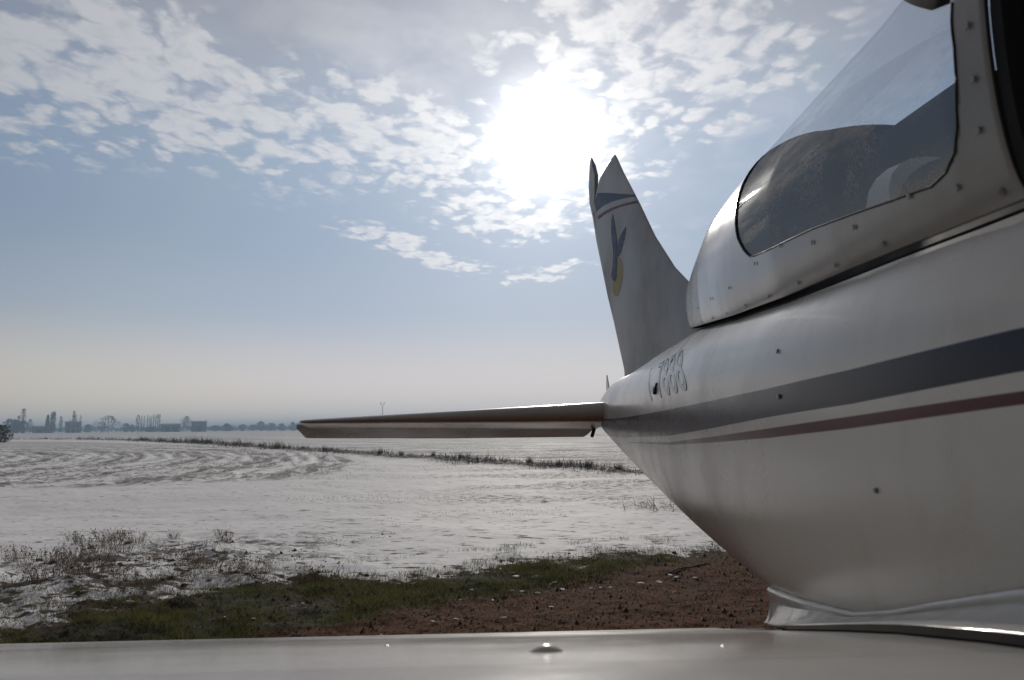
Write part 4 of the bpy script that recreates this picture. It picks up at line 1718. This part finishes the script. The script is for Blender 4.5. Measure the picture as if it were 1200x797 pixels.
# ------------------------------------------------------------------ ditch bank
def ditch_bank():
    rng = np.random.default_rng(12)
    seg = np.diff(DITCH, axis=0)
    ln = np.hypot(seg[:, 0], seg[:, 1]); cum = np.concatenate([[0], np.cumsum(ln)])
    n = 260000
    u = rng.uniform(0, cum[-1], n)
    i = np.clip(np.searchsorted(cum, u) - 1, 0, len(seg) - 1)
    t = (u - cum[i]) / ln[i]
    P = DITCH[i] + seg[i] * t[:, None]
    r0 = np.hypot(P[:, 0], P[:, 1])
    nrm = np.stack([-seg[i][:, 1], seg[i][:, 0]], -1) / ln[i][:, None]
    P = P + nrm * (rng.normal(0, 1, n) * np.clip(.16 + r0 * .009, .2, .9))[:, None]
    cl = fbm(P[:, 0] * .55, P[:, 1] * .55, 181, 4)
    k = rng.uniform(0, 1, n) < np.maximum(sstep(cl, .30, .55), .75 * sstep(-r0, -45, -30))
    k &= rng.uniform(0, 1, n) < np.minimum(1, 13 / r0) ** 1.3
    P = P[k]; cl = cl[k]; r0 = r0[k]
    z = on_ground(P) - .03
    h = rng.uniform(.10, .30, len(P)) * (.70 + 1.0 * sstep(cl, .42, .72)) * np.clip(r0 / 42, .55, 1.5)
    V, T = blades(np.column_stack([P, z]), h, rng.uniform(.012, .034, len(P)) * np.clip(r0 / 40, .7, 1.6), rng.uniform(.1, .9, len(P)), rng)
    o = link_mesh('bank_grass', tri_mesh('bank_grass', V, T), None, [M_BANK], smooth=False)
    tag(o, 'strip of dark dead grass along the ditch across the snowy field', 'grass', kind='stuff')
    # taller bare shrubs along it
    protos = []
    for q in range(4):
        V = []; T = []
        for b_ in range(150):
            a = rng.uniform(0, 6.28)
            p = np.array([rng.normal(0, .16), rng.normal(0, .16), 0])
            d = np.array([math.cos(a) * rng.uniform(.05, .5), math.sin(a) * rng.uniform(.05, .5), rng.uniform(.35, 1.0)])
            s = np.array([-math.sin(a), math.cos(a), 0]) * rng.uniform(.006, .016)
            b0 = len(V)
            V += [p - s, p + s, p + d]; T.append((b0, b0 + 1, b0 + 2))
            for _ in range(2):
                c = p + d * rng.uniform(.4, .9); e = rng.normal(0, .10, 3) + np.array([0, 0, .1])
                b1 = len(V); V += [c, c + s * .9, c + e]; T.append((b1, b1 + 1, b1 + 2))
        me = tri_mesh('bare_shrub', np.array(V), np.array(T)); me.materials.append(M_TWIG)
        protos.append(me)
    shr = [(166, 516.8, .55), (172, 517, .5), (152, 516, .4), (188, 518, .6), (192, 518.3, .45), (205, 519, .4), (228, 520, .62), (234, 520.3, .5), (242, 520.8, .45), (246, 521, .55),
           (262, 522, .35), (325, 527, .45), (380, 530.5, .38), (388, 531, .35), (445, 535.5, .36), (470, 537, .34), (508, 540, .33), (540, 542.5, .3), (620, 548, .33), (655, 550, .28),
           (690, 552, .33), (725, 554, .3), (92, 515.6, .5), (115, 515.8, .45), (54, 515.3, .4), (305, 525.5, .35), (355, 529, .3)]
    shr.sort()
    for j, (px, py, h) in enumerate(shr):
        x, y = ground_at(px, py)
        ob = bpy.data.objects.new('bare_shrub', protos[j % 4]); COL.objects.link(ob)
        ob.location = (x, y, float(on_ground((x, y))[0]) - .03)
        ob.scale = (h * 1.0, h * 1.0, h * .75); ob.rotation_euler = (0, 0, rng.uniform(0, 6.28))
        tag(ob, ORD[j] + ' bare dark shrub from the left along the ditch bank', 'shrub', 'bare shrubs along the ditch')


ditch_bank()

# ------------------------------------------------------------------ far trees, farms, mast
M_BARK = simple_mat('bark', (0.06, 0.05, 0.042), 0.9)
M_FARWALL = simple_mat('farm wall', (0.20, 0.18, 0.16), 0.9, scale=1.5)
M_BARNWALL = simple_mat('barn sheet wall', (0.15, 0.155, 0.16), 0.7, scale=1.2)
M_BARNSIDE = simple_mat('barn brick side', (0.26, 0.18, 0.13), 0.9, scale=1.2)
M_ROOF = simple_mat('dark tiled roof', (0.12, 0.09, 0.08), 0.85, scale=2)
M_DOORD = simple_mat('dark doorway', (0.03, 0.03, 0.03), 0.9)
M_EVERG = leafy_mat('dark evergreen', (0.022, 0.032, 0.018), (0.06, 0.075, 0.038))


def spot(px, d):
    """point on the ground d metres out, seen at column px"""
    a = pix_dir(px, 503)
    k = d / math.hypot(a.x, a.y)
    return (a.x * k, a.y * k)


def far_tree(px, d, h, w, form, label, group=None, cat='tree', seed=0, mat=None):
    rng = np.random.default_rng(1000 + seed)
    x, y = spot(px, d)
    name = {'column': 'poplar_tree', 'pole': 'poplar_tree', 'round': 'bare_tree', 'cone': 'conifer_tree', 'bush': 'bush', 'lean': 'bare_tree'}[form]
    root = empty(name, (x, y, -.02))
    tag(root, label, cat, group)
    lean = .12 if form == 'lean' else 0.0
    tube('trunk', [(0, 0, 0), (lean * h * .3, 0, h * .45), (lean * h, 0, h * .93)], [max(.03, h * .018), max(.03, h * .013), .02], M_BARK, root, 6, local=False)
    n = {'column': 420, 'pole': 130, 'round': 520, 'cone': 420, 'bush': 520, 'lean': 380}[form]
    z0 = {'column': .06, 'pole': .12, 'round': .25, 'cone': .08, 'bush': .02, 'lean': .3}[form]
    q = rng.uniform(0, 1, n)
    if form in ('column', 'pole'):
        rad = np.sin(np.pi * np.clip(q * .92 + .06, 0, 1)) ** .55
    elif form == 'cone':
        rad = (1 - q) ** .8
    else:
        rad = np.sin(np.pi * np.clip(q * .93 + .05, 0, 1)) ** .6
    lob = 1 + .25 * np.sin(5 * q + rng.uniform(0, 6))
    a = rng.uniform(0, 2 * np.pi, n)
    lobe = 1 + .28 * np.sin(3 * a + 4 * q + seed)
    rr = rad * lobe * lob * w / 2 * rng.uniform(.15, 1, n) ** .6
    C = np.stack([rr * np.cos(a) + lean * h * (z0 + q * (1 - z0)), rr * np.sin(a), h * (z0 + q * (1 - z0))], -1)
    solid = mat is not None or form in ('cone', 'bush')
    up = np.stack([np.cos(a) * .5, np.sin(a) * .5, np.ones(n)], -1) * (rng.uniform(.03, .11, n) * h)[:, None]
    if form == 'bush':
        up *= 1.4
    sd = rng.normal(0, 1, (n, 3)) * ((.035 if solid else .011) * max(h * .6, w))
    V = np.stack([C - sd, C + sd, C + up], 1).reshape(-1, 3)
    V[:, 2] = np.maximum(V[:, 2], 0)
    me = tri_mesh('crown', V, np.arange(3 * n).reshape(-1, 3))
    link_mesh('crown', me, root, [mat or (M_EVERG if form == 'cone' else M_TWIG)], smooth=False)
    return root


def mpp(d):
    return d / F


def far_building(px0, px1, h_eave, h_ridge, d, depth, name, label, wall, side, doors, cat, chimney=False):
    xa, ya = spot(px0, d); xb, yb = spot(px1, d)
    cx, cy = (xa + xb) / 2, (ya + yb) / 2
    wdt = math.hypot(xb - xa, yb - ya)
    ang = math.atan2(yb - ya, xb - xa)
    root = empty(name, (cx, cy, -.02))
    root.rotation_euler = (0, 0, ang)
    tag(root, label, cat)
    hw, hd = wdt / 2, depth
    v = [(-hw, 0, 0), (hw, 0, 0), (hw, hd, 0), (-hw, hd, 0), (-hw, 0, h_eave), (hw, 0, h_eave), (hw, hd, h_eave), (-hw, hd, h_eave), (-hw, hd / 2, h_ridge), (hw, hd / 2, h_ridge)]
    part('wall', v, [(0, 1, 5, 4), (2, 3, 7, 6), (3, 0, 4, 8, 7)], wall, root, False, False)
    part('gable_wall', v, [(1, 2, 6, 9, 5)], side, root, False, False)
    o = .35
    rv = [(-hw - o, -o, h_eave - .1), (hw + o, -o, h_eave - .1), (hw + o, hd / 2, h_ridge + .12), (-hw - o, hd / 2, h_ridge + .12), (hw + o, hd + o, h_eave - .1), (-hw - o, hd + o, h_eave - .1)]
    rf = part('roof', rv, [(0, 1, 2, 3), (3, 2, 4, 5)], M_ROOF, root, False, False)
    sm = rf.modifiers.new('thickness', 'SOLIDIFY'); sm.thickness = .15; sm.offset = 1
    for kx, kw, kz0, kz1 in doors:
        x0 = -hw + wdt * kx; x1 = x0 + kw
        dv = [(x0, -.04, kz0), (x1, -.04, kz0), (x1, -.04, kz1), (x0, -.04, kz1), (x0, .05, kz0), (x1, .05, kz0), (x1, .05, kz1), (x0, .05, kz1)]
        part('door' if kz0 < .1 else 'window', dv, [(3, 2, 1, 0), (0, 1, 5, 4), (1, 2, 6, 5), (2, 3, 7, 6), (3, 0, 4, 7)], M_DOORD, root, False, False)
    if chimney:
        c = [(-hw * .4 + a, hd / 2 + e, z) for z in (h_ridge - .3, h_ridge + 1.3) for a, e in ((-.35, -.35), (.35, -.35), (.35, .35), (-.35, .35))]
        part('chimney', c, [(4, 5, 6, 7), (0, 1, 5, 4), (1, 2, 6, 5), (2, 3, 7, 6), (3, 0, 4, 7)], wall, rf, False, False)


k6 = mpp(600)
far_building(76, 95, 7.0, 7.4, 600, 9, 'farmhouse', 'tall boxy farmhouse with trees rising behind its roof', M_FARWALL, M_FARWALL, [(.15, 1.1, 1, 2.4), (.45, 1.2, 0, 2.2), (.75, 1.1, 1, 2.4), (.15, 1.1, 4, 5.4), (.45, 1.1, 4, 5.4), (.75, 1.1, 4, 5.4)], 'house', True)
far_building(38, 63, 3.6, 4.6, 620, 8, 'farm_shed', 'long low farm shed between the conifer and the cypress clump', M_FARWALL, M_FARWALL, [(.2, 3, 0, 2.6), (.6, 3, 0, 2.6)], 'shed')
far_building(188, 211.5, 4.9, 5.6, 600, 12, 'barn', 'longer lower barn right of the row of poplars', M_BARNWALL, M_BARNWALL, [(.2, 3.2, 0, 3.4), (.6, 3.2, 0, 3.4)], 'barn')
far_building(224, 242, 6.8, 7.4, 600, 12, 'barn', 'taller shorter barn with a brownish end wall, rightmost of the farm buildings', M_BARNWALL, M_BARNSIDE, [(.3, 3.5, 0, 3.8)], 'barn')

T = far_tree
T(26.5, 560, 14.5, 2.6, 'column', 'tallest dark columnar tree standing in the clump at far left', seed=1)
T(12, 540, 8, 7.5, 'bush', 'broad dark bush forming the left end of the far clump', cat='bush', seed=2, mat=M_EVERG)
T(19, 545, 7.5, 5.5, 'bush', 'middle dark bush of the clump at far left under the columnar tree', cat='bush', seed=3, mat=M_EVERG)
T(27, 545, 7, 4.5, 'bush', 'dark bush at the foot of the tallest columnar tree', cat='bush', seed=4, mat=M_EVERG)
T(21.5, 570, 10.5, 2.0, 'column', 'thin pale tree just left of the tallest columnar tree', seed=5)
T(35, 580, 8.5, 4.0, 'round', 'small bare tree between the left clump and the farm shed', seed=6)
T(55.5, 600, 11.5, 5.0, 'cone', 'dark conifer rising behind the middle of the farm shed', seed=7)
T(61.5, 600, 13.5, 3.8, 'column', 'pointed columnar tree at the right end of the farm shed', seed=8, mat=M_TWIG)
T(71, 600, 10.5, 2.6, 'column', 'slim tree standing alone left of the boxy farmhouse', seed=9)
T(86, 625, 14.5, 2.4, 'column', 'tallest columnar tree behind the boxy farmhouse roof', seed=10)
T(88.7, 625, 12.5, 1.0, 'pole', 'very thin tree beside the columnar one behind the farmhouse', seed=11)
T(93.8, 615, 12.0, 1.4, 'pole', 'thin tree at the right corner of the boxy farmhouse', seed=12)
T(127, 600, 11.0, 15.0, 'round', 'wide round bare tree standing alone between the farmhouse and the poplars', seed=13)
T(118, 610, 7.0, 8.0, 'round', 'lower bare tree leaning out left of the wide round tree', seed=14)
T(103, 640, 5.5, 6.0, 'bush', 'low round bush right of the boxy farmhouse', cat='bush', seed=15)
T(148, 640, 6.0, 6.0, 'bush', 'low bush halfway between the round tree and the poplars', cat='bush', seed=16)
T(155, 640, 5.2, 5.0, 'bush', 'low bush just left of the first thick poplar', cat='bush', seed=17)
T(161.5, 600, 11.5, 2.6, 'column', 'thick first poplar at the left end of the poplar row', seed=18)
for j, (px, hh) in enumerate([(165.6, 11.2), (168.5, 10.8), (172.4, 11.3), (175.2, 11.2), (177, 11), (179.5, 11.8), (182.2, 12), (184.7, 12), (186.6, 12.3)]):
    T(px, 600, hh, .85, 'pole', ORD[j] + ' thin bare poplar counted rightwards from the thick first poplar', 'thin poplars in a row', seed=20 + j)
T(178, 590, 3.4, 11, 'bush', 'low dark hedge clump at the feet of the thin poplars', cat='bush', seed=31, mat=M_EVERG)
T(215, 610, 10.5, 5.0, 'lean', 'bare tree bending to the right between the two barns', seed=32)
T(219, 610, 10.8, 5.0, 'round', 'bare tree against the left wall of the taller barn', seed=33)
for j, (px, d, hh, ww) in enumerate([(266, 640, 5.6, 10), (252, 700, 4.6, 9), (284, 700, 5.4, 7), (296, 720, 5.2, 7), (306, 700, 7.5, 9), (318, 720, 6.4, 9), (330, 700, 5.8, 8), (343, 720, 7.2, 6), (350, 720, 6.2, 8), (362, 720, 6.0, 8),
                                     (376, 720, 5.5, 8), (392, 720, 6, 8), (410, 720, 5, 8), (430, 720, 5.4, 8)]):
    lab = ['darkest round bush right of the taller barn', 'low hedge bush touching the right side of the taller barn'][j] if j < 2 else ORD[j - 2] + ' hazy tree right of the dark round bush in the far tree line'
    T(px, d, hh, ww, 'bush', lab, None if j < 2 else 'hazy trees in the far line', 'bush' if j < 2 else 'tree', seed=40 + j)

bx, by = ground_at(1, 514)
root = T(1, 100, 1.8, 2.2, 'bush', 'dark bare bush cut by the left edge of the picture', cat='bush', seed=60)

# unbroken low line of far woods behind all of it
def far_wood():
    rng = np.random.default_rng(77)
    n = 26000
    a = np.radians(rng.uniform(-50, 50, n))
    d = rng.uniform(660, 1150, n)
    top = 1.6 + 3.6 * fbm(np.degrees(a) * .9 + 40, d * .004, 201, 4) + 1.2 * vnoise(np.degrees(a) * 6 + 400, d * .01, 203)
    top *= d / 800
    z = rng.uniform(0, 1, n) ** .8 * top
    C = np.stack([d * np.sin(a), d * np.cos(a), z], -1)
    sd = rng.normal(0, 1, (n, 3)) * .75
    V = np.stack([C - sd, C + sd, C + np.array([0, 0, 1.0]) * rng.uniform(.3, 1.2, n)[:, None]], 1).reshape(-1, 3)
    V[:, 2] = np.maximum(V[:, 2], 0)
    o = link_mesh('far_woods', tri_mesh('far_woods', V, np.arange(3 * n).reshape(-1, 3)), None, [M_TWIG], smooth=False)
    tag(o, 'low hazy line of woods along the whole horizon', 'woods', kind='stuff')


far_wood()


def mast():
    x, y = spot(448, 330)
    root = empty('lighting_mast', (x, y, -.02))
    tag(root, 'slim mast with a forked head standing behind the tailplane', 'mast')
    h = (EYE + (505 - 475.5) / F * 330)
    tube('pole', [(0, 0, 0), (0, 0, h - 1.6)], [.14, .10], M_STEEL, root, 8, local=False)
    tube('head_arm', [(0, 0, h - 1.6), (-.75, 0, h - .2)], .08, M_STEEL, root, 6, local=False)
    tube('head_arm', [(0, 0, h - 1.6), (.75, 0, h - .2)], .08, M_STEEL, root, 6, local=False)
    tube('lamp_head', [(-1.0, 0, h - .1), (-.45, 0, h - .1)], .14, M_STEEL, root, 6, local=False)
    tube('lamp_head', [(.45, 0, h - .1), (1.0, 0, h - .1)], .14, M_STEEL, root, 6, local=False)


mast()
